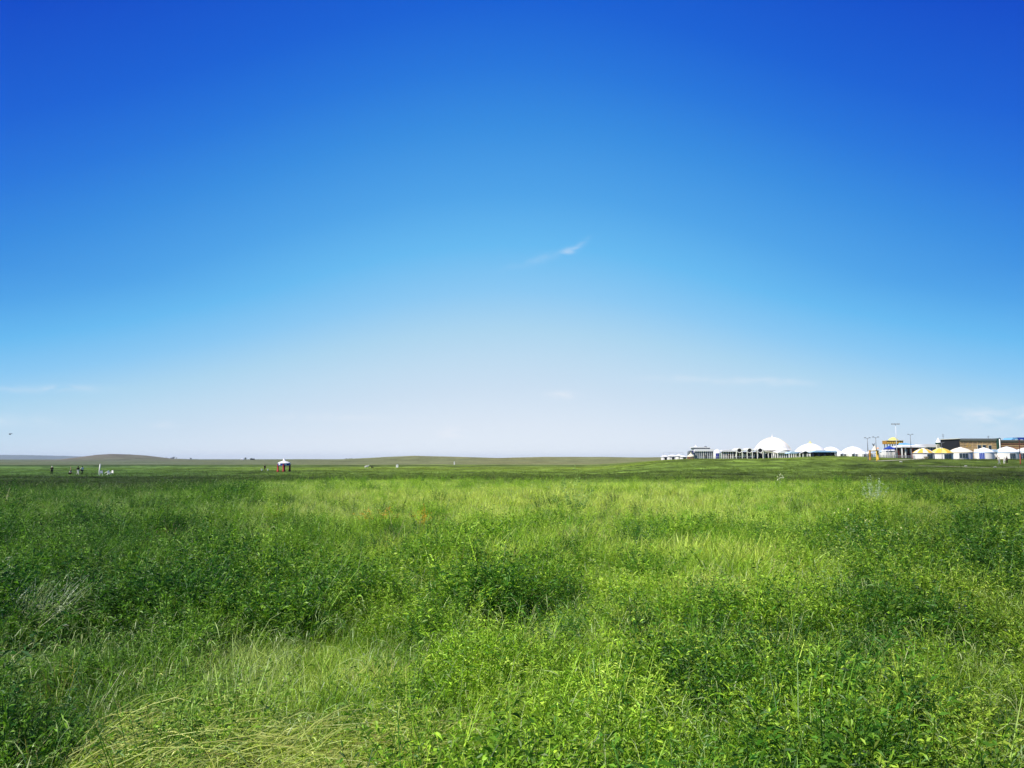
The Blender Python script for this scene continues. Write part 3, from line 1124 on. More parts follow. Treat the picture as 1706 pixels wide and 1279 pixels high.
# ------------------------------------------------------------------ materials of the built things
M = {
    'white': material('white_canvas', (.80, .80, .78), .7, .2, (.8, (.70, .70, .69), 1.5)),
    'wall': material('white_wall', (.82, .80, .74), .8, .2, (.6, (.72, .70, .65), 1.6)),
    'cream': material('cream_canvas', (.80, .72, .55), .7, .2, (.7, (.70, .60, .42), 1.6)),
    'dome': material('dome_membrane', (.82, .82, .78), .55, .3, (.2, (.76, .76, .70), 1.4)),
    'ivory': material('ivory_fascia', (.70, .66, .50), .7, .2),
    'glass': material('dark_glass', (.02, .035, .05), .12, .6),
    'bluegrey': material('blue_grey_glass', (.10, .16, .22), .2, .6, (.5, (.20, .26, .30), 2)),
    'dark': material('dark_parts_painted_shade', (.018, .018, .022), .8, .2),  # dark parts; on the stone building's end wall the black stands for shade
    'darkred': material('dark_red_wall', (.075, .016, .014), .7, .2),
    'red': material('red_paint', (.33, .03, .025), .6, .2, (2.5, (.20, .02, .02), 2)),
    'brick': material('red_brick_post', (.34, .10, .06), .8, .1, (3, (.25, .07, .04), 2)),
    'blue': material('royal_blue', (.02, .06, .34), .6, .3),
    'deepblue': material('deep_blue', (.015, .02, .22), .6, .3),
    'sky': material('sky_blue_canvas', (.16, .40, .62), .6, .3),
    'paleblue': material('pale_blue_roof', (.42, .58, .70), .6, .3),
    'yellow': material('yellow_canvas', (.72, .47, .06), .6, .3, (1.4, (.62, .36, .05), 1.8)),
    'lemon': material('lemon_dome', (.75, .68, .18), .5, .3),
    'ochre': material('ochre_fascia', (.42, .22, .04), .7, .2, (1.5, (.30, .15, .03), 2)),
    'orange': material('orange_cap', (.75, .36, .16), .6, .3),
    'metal': material('grey_metal', (.16, .17, .18), .5, .4),
    'steel': material('pale_steel', (.62, .64, .66), .4, .5),
    'stone': material('tan_stone', (.52, .38, .19), .9, .1, (.35, (.36, .25, .12), 2.2), bump=.3),
    'stone2': material('reddish_stone', (.44, .25, .13), .9, .1, (.35, (.32, .17, .09), 2.2), bump=.3),
    'cap': material('grey_green_parapet', (.16, .17, .15), .8, .2),
    'green': material('dark_green_eave', (.02, .07, .05), .7, .2),
    'skin': material('skin', (.45, .27, .18), .6, .3),
    'black': material('black_cloth', (.012, .013, .016), .9, .1),
    'navy': material('navy_cloth', (.03, .04, .08), .9, .1),
    'cloth': material('light_cloth', (.80, .77, .68), .9, .1),
    'grey': material('grey_cloth', (.30, .32, .30), .9, .1),
    'plastic': material('white_plastic', (.82, .80, .73), .4, .4),
    'hair': material('dark_hair', (.01, .008, .007), .6, .3),
    'dirt': material('pale_dirt', (.40, .38, .28), .95, .05, (.5, (.28, .29, .18), 2)),
    'goat': material('white_fleece', (.68, .66, .60), .95, .05),
    'rock': material('pale_rock', (.55, .55, .50), .9, .1),
    'leafdark': material('far_tree_leaves', (.02, .05, .022), .9, .05, (.8, (.035, .075, .03), 2)),
    'bark': material('bark', (.09, .07, .05), .9, .1),
}

# pale dirt paths as thin strips over the ground
def strip(pl, w, name='path'):
    mb = MB()
    pts = []
    for (a, b_) in zip(pl[:-1], pl[1:]):
        for t in np.linspace(0, 1, 24, endpoint=False):
            pts.append((a[0] + (b_[0] - a[0]) * t, a[1] + (b_[1] - a[1]) * t))
    pts.append(pl[-1])
    for i, (x, y) in enumerate(pts):
        x2, y2 = pts[min(i + 1, len(pts) - 1)]
        x1, y1 = pts[max(i - 1, 0)]
        d = math.hypot(x2 - x1, y2 - y1)
        nx, ny = -(y2 - y1) / d * w / 2, (x2 - x1) / d * w / 2
        mb.v += [(x + nx, y + ny, gz(x + nx, y + ny) + .06), (x - nx, y - ny, gz(x - nx, y - ny) + .06)]
        if i:
            k = 2 * i
            mb.f.append((k - 2, k - 1, k + 1, k))
    return tag(mb.build(name, M['dirt']), kind='structure')


strip([PATHS[0][:2], PATHS[0][2:4]], 2.4)
strip([PATHS[1][:2], PATHS[1][2:4], PATHS[2][2:4]], 1.0)


# ------------------------------------------------------------------ things measured in picture units at a depth
class At:
    """px = photograph column, py = photograph row, converted at depth Y (metres)"""

    def __init__(s, Y):
        s.Y = Y
        s.k = Y / K

    def x(s, px):
        return P(px, 760, s.Y)[0]

    def z(s, py):
        return P(853, py, s.Y)[2]

    def base(s, px):
        return (s.x(px), s.Y, gz(s.x(px), s.Y))

    def box(s, mb, x0, x1, ytop, ybot, d0=0, d1=4):
        """ybot None: down into the ground"""
        zb = s.z(ybot) if ybot is not None else min(gz(s.x(x0), s.Y + d0), gz(s.x(x1), s.Y + d0)) - .3
        return mb.box(s.x(x0), s.x(x1), s.Y + d0, s.Y + d1, zb, s.z(ytop))


def dome_prof(r, z0, z1, n=9, p=1.0):
    """low dome from radius r at z0 to the top z1 (spherical cap)"""
    h = z1 - z0
    Rr = (r * r + h * h) / (2 * h)
    out = []
    for i in range(n):
        t = i / (n - 1)
        rr_ = r * (1 - t)
        cap_ = (math.sqrt(max(Rr * Rr - rr_ * rr_, 0)) - (Rr - h))
        out.append((max(rr_, .01), z0 + cap_ * .72 + .28 * h * (1 - (rr_ / r) ** 1.5)))
    return out


def yurt(pxc, wpx, pyb, pye, pyt, Y, label,  roof='white', roof2=None, door='glass', dpos=.5, dw=.22, dh=.75, band='metal', group=None, window=None, name='yurt', crown='white'):
    a = At(Y)
    r = wpx / 2 * a.k * 1.07
    cx, cy = a.x(pxc) * (Y + r) / Y, Y + r
    z0, ze, zt = gz(a.x(pxc), Y + r * .5) - .25, a.z(pye), a.z(pyt)
    t = thing(name, (cx, cy, z0 + .25), label, 'yurt', group)
    MB().lathe(cx, cy, [(r * .97, z0), (r, ze)], 24).build('wall', M['wall'], t, True)
    if roof2:
        n = 12
        for i in range(n):
            MB().lathe(cx, cy, [(q[0] * 1.02 if j == 0 else q[0], q[1]) for j, q in enumerate(dome_prof(r, ze, zt))], 3, TAU * i / n, TAU * (i + 1) / n - .004).build(
                'roof_panel', M[roof if i % 2 else roof2], t, True)
    else:
        MB().lathe(cx, cy, [(r * 1.02, ze - .05)] + dome_prof(r, ze, zt), 24).build('roof', M[roof], t, True)
    if band:
        MB().lathe(cx, cy, [(r * 1.01, ze - .30), (r * 1.025, ze - .25), (r * 1.025, ze - .08), (r * 1.0, ze - .06)], 24).build('eave_band', M[band], t, True)
    MB().lathe(cx, cy, [(r * .16, zt - .12), (r * .15, zt + .04), (r * .05, zt + .10), (.01, zt + .12)], 12).build('crown_ring', M[crown], t, True)
    dx = (dpos - .5) * 2 * r
    yy = cy - math.sqrt(max(r * r - dx * dx, 0)) - .02
    hw = dw * r
    zd = z0 + .25 + (ze - z0 - .25) * dh
    # door or window, slightly proud of the wall, following its direction
    ang_ = math.atan2(dx, math.sqrt(max(r * r - dx * dx, 1e-6))) - math.atan2(cx, cy)
    def onwall(mat, u0, u1, za, zb, nm, out=.06, parent=t):
        mb = MB()
        n_ = 5
        for i in range(n_):
            q_ = ang_ + (u0 + (u1 - u0) * i / (n_ - 1)) / r
            for rr_ in (r * .96, r + out):
                for zz in (za, zb):
                    mb.v.append((cx + math.sin(q_) * rr_, cy - math.cos(q_) * rr_, zz))
        for i in range(n_ - 1):
            k = 4 * i
            mb.f += [(k + 2, k + 6, k + 7, k + 3), (k + 1, k + 3, k + 7, k + 5), (k, k + 4, k + 6, k + 2)]
        mb.f += [(0, 2, 3, 1), (4 * n_ - 4, 4 * n_ - 3, 4 * n_ - 1, 4 * n_ - 2)]
        return mb.build(nm, M[mat] if isinstance(mat, str) else mat, parent)
    if window:
        zb_, zt_ = z0 + .25 + (ze - z0) * window[0], z0 + .25 + (ze - z0 - .25) * window[1]
        w_ = onwall('steel', -hw - .1, hw + .1, zb_ - .1, zt_ + .1, 'window', .05)
        nb = 3
        for i in range(nb):
            u0 = -hw + 2 * hw * i / nb + .04
            onwall(door, u0, u0 + 2 * hw / nb - .08, zb_, zt_, 'pane', .09, w_)
    else:
        d_ = onwall('steel', -hw - .12, hw + .12, z0, zd + .1, 'door_frame', .05)
        for i in range(2):
            u0 = -hw + hw * i + .03
            onwall(door, u0, u0 + hw - .06, z0 + .3, zd, 'door_leaf', .09, d_)
    return t


def person(px, pyfeet, Y, label, h=1.7, shirt='black', trousers='black', pose='stand', yaw=0.0, hair='hair'):
    x = P(px, pyfeet, Y)[0]
    z = gz(x, Y)
    t = thing('person', (x, Y, z), label, 'person')
    t.rotation_euler.z = yaw
    s = h / 1.7
    J = {  # x right, y forward(-y faces camera), z up
        'pelvis': (0, 0, .93), 'belly': (0, 0, 1.08), 'chest': (0, 0, 1.30), 'neck': (0, 0, 1.46), 'head': (0, -.01, 1.56), 'top': (0, 0, 1.68),
        'shl': (-.18, 0, 1.40), 'ell': (-.25, .02, 1.13), 'wrl': (-.26, -.04, .88), 'hal': (-.26, -.06, .80),
        'shr': (.18, 0, 1.40), 'elr': (.25, .02, 1.13), 'wrr': (.26, -.04, .88), 'har': (.26, -.06, .80),
        'hil': (-.10, 0, .90), 'knl': (-.11, -.01, .50), 'anl': (-.11, .02, .09), 'tol': (-.12, -.15, .03),
        'hir': (.10, 0, .90), 'knr': (.11, -.01, .50), 'anr': (.11, .02, .09), 'tor': (.12, -.15, .03)}
    if pose == 'walk':
        J.update(knl=(-.10, -.20, .54), anl=(-.10, -.26, .12), tol=(-.11, -.42, .06), knr=(.10, .08, .50), anr=(.10, .34, .16), tor=(.11, .24, .05),
                 ell=(-.25, .20, 1.17), wrl=(-.24, .16, .92), hal=(-.24, .10, .86), elr=(.25, -.12, 1.15), wrr=(.22, -.34, 1.10), har=(.20, -.41, 1.12))
    if pose == 'crouch':
        for k in J:
            a_ = J[k]
            if k[:2] in ('kn', 'an', 'to'):
                continue
            if k[:2] in ('hi', 'pe'):
                J[k] = (a_[0], .22, .36)
            else:
                zz = a_[2] - .93
                J[k] = (a_[0], .22 - zz * .55 + a_[1], .40 + zz * .80)
        for sd_, sg in (('l', -1), ('r', 1)):
            J['kn' + sd_] = (.16 * sg, -.16, .52)
            J['an' + sd_] = (.13 * sg, .10, .09)
            J['el' + sd_] = (.24 * sg, -.10, .56)
            J['wr' + sd_] = (.16 * sg, -.30, .50)
            J['ha' + sd_] = (.14 * sg, -.37, .46)
    R_ = dict(pelvis=.135, belly=.125, chest=.15, neck=.055, head=.095, top=.05, shl=.07, ell=.045, wrl=.032, hal=.035, shr=.07, elr=.045, wrr=.032, har=.035,
              hil=.095, knl=.062, anl=.042, tol=.035, hir=.095, knr=.062, anr=.042, tor=.035)
    E = [('pelvis', 'belly'), ('belly', 'chest'), ('chest', 'neck'), ('neck', 'head'), ('head', 'top'), ('chest', 'shl'), ('shl', 'ell'), ('ell', 'wrl'), ('wrl', 'hal'),
         ('chest', 'shr'), ('shr', 'elr'), ('elr', 'wrr'), ('wrr', 'har'), ('pelvis', 'hil'), ('hil', 'knl'), ('knl', 'anl'), ('anl', 'tol'), ('pelvis', 'hir'),
         ('hir', 'knr'), ('knr', 'anr'), ('anr', 'tor')]

    def skin(name, keys, mat, grow=1.0, root_k='pelvis'):
        ks = [k for k in J if k in keys]
        ed = [(ks.index(a_), ks.index(b_)) for a_, b_ in E if a_ in ks and b_ in ks]
        me = bpy.data.meshes.new(name)
        me.from_pydata([tuple(c_ * s for c_ in J[k]) for k in ks], ed, [])
        me.materials.append(mat)
        o = bpy.data.objects.new(name, me)
        SC.collection.objects.link(o)
        o.parent = t
        md = o.modifiers.new('skin', 'SKIN')
        md.use_smooth_shade = True
        lay = me.skin_vertices[0].data if me.skin_vertices else None
        if lay is None:
            bpy.context.view_layer.objects.active = o
            return o
        for i, k in enumerate(ks):
            lay[i].radius = (R_[k] * s * grow, R_[k] * s * grow * .85)
            lay[i].use_root = (k == root_k)
        sb = o.modifiers.new('smooth', 'SUBSURF')
        sb.levels = sb.render_levels = 1
        return o
    # skin_vertices layer has to exist: made through bmesh
    import bmesh

    def skin2(name, keys, mat, grow, root_k):
        ks = [k for k in J if k in keys]
        bm = bmesh.new()
        ly = bm.verts.layers.skin.verify()
        vs = []
        for k in ks:
            v_ = bm.verts.new(tuple(c_ * s for c_ in J[k]))
            v_[ly].radius = (R_[k] * s * grow, R_[k] * s * grow * .88)
            v_[ly].use_root = (k == root_k)
            vs.append(v_)
        for a_, b_ in E:
            if a_ in ks and b_ in ks:
                bm.edges.new((vs[ks.index(a_)], vs[ks.index(b_)]))
        me = bpy.data.meshes.new(name)
        bm.to_mesh(me)
        bm.free()
        me.materials.append(mat)
        o = bpy.data.objects.new(name, me)
        SC.collection.objects.link(o)
        o.parent = t
        md = o.modifiers.new('skin', 'SKIN')
        md.use_smooth_shade = True
        sb = o.modifiers.new('smooth', 'SUBSURF')
        sb.levels = sb.render_levels = 1
        return o
    skin2('body', set(J), M['skin'], 1.0, 'pelvis')
    skin2('shirt', {'pelvis', 'belly', 'chest', 'shl', 'ell', 'shr', 'elr'}, M[shirt], 1.22, 'pelvis')
    skin2('trousers', {'pelvis', 'hil', 'knl', 'anl', 'hir', 'knr', 'anr'}, M[trousers], 1.25, 'pelvis')
    hd = Vector(J['head']) * s
    b0 = MB().lathe(hd.x, hd.y + .015, [(.098 * s, hd.z - .01), (.112 * s, hd.z + .04), (.09 * s, hd.z + .105), (.04 * s, hd.z + .135), (.004, hd.z + .14)], 12)
    o = b0.build('hair', M[hair], None, True)
    o.parent = t
    # eyes, nose, mouth
    nb = MB().box(hd.x - .012, hd.x + .012, hd.y - .112 * s, hd.y - .08 * s, hd.z - .02, hd.z + .015)
    o = nb.build('nose', M['skin'], None)
    o.parent = t
    for sg in (-1, 1):
        eb = MB().box(hd.x + sg * .035 - .011, hd.x + sg * .035 + .011, hd.y - .098 * s, hd.y - .08 * s, hd.z + .01, hd.z + .025)
        o = eb.build('eye', M['black'], None)
        o.parent = t
    o = MB().box(hd.x - .025, hd.x + .025, hd.y - .099 * s, hd.y - .08 * s, hd.z - .048, hd.z - .038).build('mouth', M['red'], None)
    o.parent = t
    return t


def depth_for(px, py):
    """depth at which the ground shows at (px, py)"""
    return float(hit(px, py)[1])


def chair(x, y, label, yaw=0, group='white plastic chairs by the pole', tip=0):
    z = gz(x, y)
    t = thing('plastic_chair', (x, y, z), label, 'chair', group)
    o = (x, y, z)
    q = lambda b_: b_
    MB().box(x - .24, x + .24, y - .24, y + .24, z + .42, z + .46).build('seat', M['plastic'], t)
    MB().prism([(x - .25, z + .46), (x + .25, z + .46), (x + .22, z + .92), (x - .22, z + .92)], y + .22, y + .26).build('backrest', M['plastic'], t)
    for sx in (-1, 1):
        for sy in (-1, 1):
            MB().tube([(x + sx * .20, y + sy * .20, z + .43), (x + sx * .25, y + sy * .25, z)], .03, 4).build('leg', M['plastic'], t)
        MB().box(x + sx * .25 - .025, x + sx * .25 + .025, y - .22, y + .24, z + .62, z + .66).build('armrest', M['plastic'], t)
    t.rotation_euler.z = yaw
    if tip:
        t.rotation_euler.x = tip
        t.location.z += .25
    return t


# ---- left field: people, pole, chairs
Dp = depth_for(130, 791.5)
person(86, 791, Dp, 'person standing alone in dark clothes and a pale hat, farthest left in the field', 1.75, 'black', 'black', 'stand', .3, 'cloth')
person(117, 791, Dp, 'person crouching in the grass in grey and dark clothes left of the walkers', 1.7, 'grey', 'black', 'crouch', 1.2)
person(129.5, 791, Dp, 'person in a dark top and pale trousers striding right', 1.75, 'black', 'cloth', 'walk', 1.5)
person(136.5, 791, Dp, 'person in a white top and black trousers walking beside the dark-topped one', 1.75, 'cloth', 'black', 'walk', 1.4)
a = At(Dp)
x0 = a.x(166)
t = thing('white_pole', (x0, Dp, gz(x0, Dp)), 'tall white slightly leaning pole standing beside white chairs', 'pole')
MB().tube([(x0, Dp, gz(x0, Dp) - .2), (a.x(167.6), Dp, a.z(773.6))], [.11, .10], 8).build('shaft', M['plastic'], t, True)
MB().lathe(a.x(167.6), Dp, [(.14, a.z(773.6) - .02), (.14, a.z(773.6) + .05), (.01, a.z(773.6) + .12)], 8).build('cap', M['plastic'], t, True)
for px, dy, lb, yw, tp in ((170.2, 0, 'white plastic chair standing close against the white pole', .5, 0), (177.5, 0, 'white plastic chair tipped over on its side in the middle of three', 1.9, .9),
                           (181.5, 1.2, 'white plastic chair upright behind the tipped chair', -.4, 0), (185, -.3, 'white plastic chair farthest from the pole, turned sideways', 1.4, 0)):
    chair(a.x(px), Dp + dy, lb, yw, tip=tp)

# ---- bird
bp_ = P(17, 723, 70)
t = thing('bird', bp_, 'small dark bird flying low over the left horizon', 'bird')
bx, by, bz = bp_
MB().lathe(0, 0, [(.004, -.16), (.035, -.10), (.055, 0), (.04, .08), (.03, .11), (.012, .15)], 8).build('body', M['black'], t, True, loc=None)
o = t.children[0] if t.children else None
for o in list(t.children):
    o.data.transform(Matrix.Translation(Vector(bp_)))
    o.rotation_euler = (math.radians(80), 0, math.radians(70))
for sg in (-1, 1):
    MB().poly([(bx, by + .05, bz + .02), (bx + sg * .10, by + .06, bz + .075), (bx + sg * .21, by + .10, bz + .02), (bx + sg * .11, by - .04, bz + .04), (bx, by - .05, bz + .02)]).build('wing', M['black'], t)

# ---- red-legged pavilion on the left plain
Dv = depth_for(470, 786)
a = At(Dv)
cx, cy = a.x(470.3), Dv + 1.5
zg = gz(cx, cy)
t = thing('pavilion', (cx, cy, zg), 'open pavilion with red pillars and a white pointed roof alone on the plain', 'pavilion')
rp = 9.6 * a.k
zt_ = a.z(773)
for i in range(4):
    an = TAU * i / 4 + .22
    MB().lathe(cx + rp * math.cos(an), cy + rp * math.sin(an), [(.30, zg - .2), (.30, zg + .35), (.21, zg + .4), (.20, zt_)], 8).build('pillar', M['red'], t, True)
MB().lathe(cx, cy, [(rp * 1.02, zt_ - .35), (rp * 1.06, zt_ + .28)], 18).build('valance', M['blue'], t, True)
for i in range(6):
    an = TAU * (i + .5) / 6 + .55
    MB().lathe(cx, cy, [(rp * 1.08, zt_ - .2), (rp * 1.10, zt_ + .2)], 3, an - .16, an + .16).build('valance_panel', M['white'], t, True)
zr = a.z(771.5)
MB().lathe(cx, cy, [(rp * 1.10, zr - .02), (rp * .95, zr + .18), (rp * .60, zr + .36), (rp * .25, a.z(768.2)), (rp * .16, a.z(765)), (.05, a.z(763.2)), (.02, a.z(760.5))], 18).build('roof', M['white'], t, True)
# two white stools and a seated person beside it
Ds = depth_for(442, 784)
a = At(Ds)
for px, lb in ((437, 'left one of two small white stools left of the red-pillared pavilion'), (447, 'right one of two small white stools left of the red-pillared pavilion')):
    x = a.x(px)
    z = gz(x, Ds)
    st = thing('stool', (x, Ds, z), lb, 'stool', 'white stools by the pavilion')
    MB().lathe(x, Ds, [(.16, z), (.20, z + .05), (.17, z + .36)], 10).build('pedestal', M['plastic'], st, True)
    MB().lathe(x, Ds, [(.01, z + .36), (.26, z + .37), (.26, z + .44), (.01, z + .46)], 10).build('seat', M['plastic'], st, True)
person(441, 783, Ds + 1.0, 'person in black standing between the two white stools', 1.6, 'black', 'black', 'stand', .8)


# ---- animals
def goat(px, py, label, mat, name='goat', s=1.0, yaw=0.0, cat='goat'):
    Y = depth_for(px, py)
    x = P(px, py, Y)[0]
    z = gz(x, Y)
    t = thing(name, (x, Y, z), label, cat)
    import bmesh
    J = [((-.42, 0, .62), .19), ((-.1, 0, .60), .20), ((.25, 0, .62), .20), ((.42, 0, .74), .12), ((.55, 0, .92), .085), ((.74, 0, .88), .05),
         ((-.42, .10, .45), .075), ((-.50, .10, .25), .035), ((-.45, .10, .02), .03), ((-.42, -.10, .45), .075), ((-.50, -.10, .25), .035), ((-.45, -.10, .02), .03),
         ((.28, .10, .42), .06), ((.30, .10, .22), .035), ((.28, .10, .02), .03), ((.28, -.10, .42), .06), ((.30, -.10, .22), .035), ((.28, -.10, .02), .03),
         ((-.62, 0, .62), .03), ((.52, .06, 1.04), .02), ((.52, -.06, 1.04), .02)]
    E = [(0, 1), (1, 2), (2, 3), (3, 4), (4, 5), (0, 6), (6, 7), (7, 8), (0, 9), (9, 10), (10, 11), (2, 12), (12, 13), (13, 14), (2, 15), (15, 16), (16, 17), (0, 18), (4, 19), (4, 20)]
    bm = bmesh.new()
    ly = bm.verts.layers.skin.verify()
    vs = []
    for i, (p, r_) in enumerate(J):
        v_ = bm.verts.new(tuple(c_ * s for c_ in p))
        v_[ly].radius = (r_ * s, r_ * s)
        v_[ly].use_root = i == 1
        vs.append(v_)
    for a_, b_ in E:
        bm.edges.new((vs[a_], vs[b_]))
    me = bpy.data.meshes.new('body')
    bm.to_mesh(me)
    bm.free()
    me.materials.append(mat)
    o = bpy.data.objects.new('body', me)
    SC.collection.objects.link(o)
    o.parent = t
    o.modifiers.new('skin', 'SKIN').use_smooth_shade = True
    sb = o.modifiers.new('smooth', 'SUBSURF')
    sb.levels = sb.render_levels = 1
    t.rotation_euler.z = yaw
    return t


goat(611, 780.5, 'white goat grazing on the plain left of a black one', M['goat'], s=1.15, yaw=.3)
goat(620, 780.5, 'small black goat standing right of the white one', M['black'], s=.8, yaw=2.8)
# white marker box and white post
for px, py0, py1, w, nm, lb, ct in ((662, 774.2, 778.6, 3.6, 'marker_box', 'small white box standing on the dark strip of the plain', 'box'),
                                    (757, 769.2, 774.0, 1.8, 'marker_post', 'short white post standing far off on the plain', 'post'),
                                    ):
    Y = depth_for(px, py1)
    a = At(Y)
    x = a.x(px)
    z = gz(x, Y)
    t = thing(nm, (x, Y, z), lb, ct)
    hw = w / 2 * a.k
    MB().box(x - hw, x + hw, Y - hw, Y + hw, z - .2, a.z(py0)).build('body', M['wall'], t)
    MB().prism([(x - hw * 1.15, a.z(py0) + .02), (x + hw * 1.15, a.z(py0) + .02), (x, a.z(py0) + hw * .5)], Y - hw * 1.15, Y + hw * 1.15).build('cap', M['steel'], t)


# ---- far trees and sheds on the horizon
def tree(px, pytop, Y, label, w=.5, group=None):
    a = At(Y)
    x = a.x(px)
    z = gz(x, Y)
    h = max(a.z(pytop) - z, 1.1)
    t = thing('far_tree', (x, Y, z), label, 'tree', group)
    MB().tube([(x, Y, z - .2), (x + .1, Y, z + h * .35), (x, Y, z + h * .7)], [h * .05, h * .04, h * .02], 6).build('trunk', M['bark'], t, True)
    g_ = np.random.default_rng(int(px * 7))
    mb = MB()
    for i in range(420):
        d = g_.normal(size=3)
        d /= np.linalg.norm(d)
        rr_ = g_.random() ** .33 * (.75 + .35 * math.sin(3 * math.atan2(d[1], d[0]) + 4 * d[2]))
        p = np.array([x, Y, z + h * .62]) + d * rr_ * np.array([h * w, h * w, h * .42])
        e1, e2 = g_.normal(size=3) * h * .04, g_.normal(size=3) * h * .04
        mb.poly([p, p + e1, p + e1 + e2, p + e2])
    mb.build('crown', M['leafdark'], t)
    return t


def shed(px0, px1, pytop, Y, label, mat='wall', roofm='metal', group=None, base=None):
    a = At(Y)
    x0, x1 = a.x(px0), a.x(px1)
    z = min(gz(x0, Y), gz(x1, Y))
    zt = max(a.z(pytop), z + .9)
    t = thing('far_shed', ((x0 + x1) / 2, Y, z), label, 'shed', group)
    ze = z + (zt - z) * .68
    MB().box(x0, x1, Y, Y + 8, z - .4, ze).build('wall', M[mat], t)
    mb = MB()
    mb.v += [(x0 - .4, Y - .4, ze + .003), (x1 + .4, Y - .4, ze + .003), (x1 + .4, Y + 8.4, ze + .003), (x0 - .4, Y + 8.4, ze + .003), (x0 + 1, Y + 4, zt), (x1 - 1, Y + 4, zt)]
    mb.f += [(0, 1, 5, 4), (2, 3, 4, 5), (1, 2, 5), (3, 0, 4), (3, 2, 1, 0)]
    mb.build('roof', M[roofm], t)
    MB().box((x0 + x1) / 2 - .8, (x0 + x1) / 2 + .8, Y - .05, Y + .2, z - .2, z + (ze - z) * .75).build('door', M['dark'], t)
    return t


Yt = 2400
tree(290, 760.3, 1450, 'dark tree on the horizon right of the low hill, tallest of its group', .35)
tree(287.5, 761.3, 1455, 'smaller dark tree left of the tallest tree by the low hill', .5)
tree(294, 761.9, 1448, 'low dark bush-like tree right of the tallest tree by the low hill', .7)
shed(283.5, 286.5, 762.0, 1445, 'small white shed left of the trees beside the low hill')
shed(272, 276, 762.0, 1440, 'long white shed at the right foot of the low hill', roofm='steel')
tree(318, 762.3, Yt, 'lone dark tree on the horizon between the hill and the pavilion', .6)
shed(312, 315, 763.6, Yt, 'white shed beside the lone horizon tree', roofm='steel')
tree(409, 761.6, 2200, 'dark tree on the horizon left of the dark shed', .5)
tree(419, 762.6, 2200, 'low dark tree touching the dark shed on the horizon', .8)
shed(417, 423, 763.2, 2210, 'low dark shed on the horizon left of the pavilion', 'dark', 'metal')
shed(401, 405, 763.8, 2230, 'pale low shed on the horizon left of the dark tree', 'wall', 'steel')
for px, lb in ((577, 'left'), (582, 'middle'), (586, 'right')):
    tree(px, 762.9, 2000, f'{lb} one of three tiny dark trees on the horizon right of the pavilion', .4, 'three tiny horizon trees')

#NEXT2

# ------------------------------------------------------------------ the camp on the right
# front row of yurts
YF = 232
yurt(1538.5, 31, 764.5, 754.2, 746.6, YF, 'white yurt with a yellow, orange and blue panelled roof, leftmost of the front row', 'yellow', 'cream', dpos=.80, dw=.30, dh=.80, band='metal')
yurt(1568.5, 33, 765, 754.4, 745.8, YF - 1, 'white yurt with a yellow and cream panelled roof and a wide dark door', 'yellow', 'lemon', dpos=.78, dw=.36, dh=.82, band='metal')
yurt(1600.8, 34, 763, 752.4, 745.0, YF + 3, 'white yurt with plain cream roof and one wide window before the tan stone wall', 'cream', None, dpos=.62, dw=.36, window=(.18, .80), band='ivory')
yurt(1639.5, 28, 763, 752.6, 745.6, YF + 4, 'white yurt with a white roof and a blue window, below the three wall openings', 'white', None, 'blue', dpos=.40, dw=.26, window=(.05, .86), band='paleblue')
yurt(1678, 34, 763, 752.4, 744.0, YF + 4, 'largest white yurt in front of the reddish stone wing', 'white', None, dpos=.72, dw=.24, window=(.10, .80), band='paleblue')
yurt(1712, 34, 763, 751.2, 745.0, YF + 6, 'white yurt cut by the right edge of the picture behind the dark lamp post', 'white', None, dpos=.3, dw=.2, band='paleblue')
a = At(YF + 7)
x0, x1 = a.x(1651), a.x(1664)
t = thing('link_hut', ((x0 + x1) / 2, YF + 7, gz(x0, YF + 7)), 'low pale green roofed link between two white yurts', 'hut')
MB().box(x0, x1, YF + 7, YF + 11, gz(x0, YF + 7) - .3, a.z(752.8)).build('wall', M['wall'], t)
MB().prism([(x0 - .3, a.z(752.6)), (x1 + .3, a.z(752.6)), (x1 - .8, a.z(748.6)), (x0 + .8, a.z(748.8))], YF + 6.7, YF + 11.3).build('roof', M['paleblue'], t)
a = At(YF + 1)
# small square window and a bush at the first yurt
cxb = a.x(1535)
t = thing('low_bush', (cxb, YF - 1.5, gz(cxb, YF - 1.5)), 'small brownish bush against the wall of the leftmost front yurt', 'bush')
g_ = np.random.default_rng(4)
mb = MB()
for i in range(160):
    p = np.array([cxb, YF - 1.5, gz(cxb, YF - 1.5) + .35]) + g_.normal(size=3) * [.38, .3, .22]
    e1, e2 = g_.normal(size=3) * .10, g_.normal(size=3) * .10
    mb.poly([p, p + e1, p + e1 + e2, p + e2])
mb.build('foliage', PM['brown'], t)['kind'] = 'stuff'

# tan stone building: end wall with painted shade, long wall, lower reddish wing
YB = 262
a = At(YB)
xc = a.x(1617)
t = thing('stone_building', (xc, YB, gz(xc, YB)), 'long flat-roofed tan stone building with an end wall painted black as shade behind the yurts', 'building')
zb = gz(xc, YB) - .5
za, zb_, zc_ = a.z(731.5), a.z(730.6), a.z(734.2)
mb = MB()
a.box(mb, 1600.0, 1664, 733.8, None, 0, 11.3)
wl = mb.build('wall', M['stone'], t)
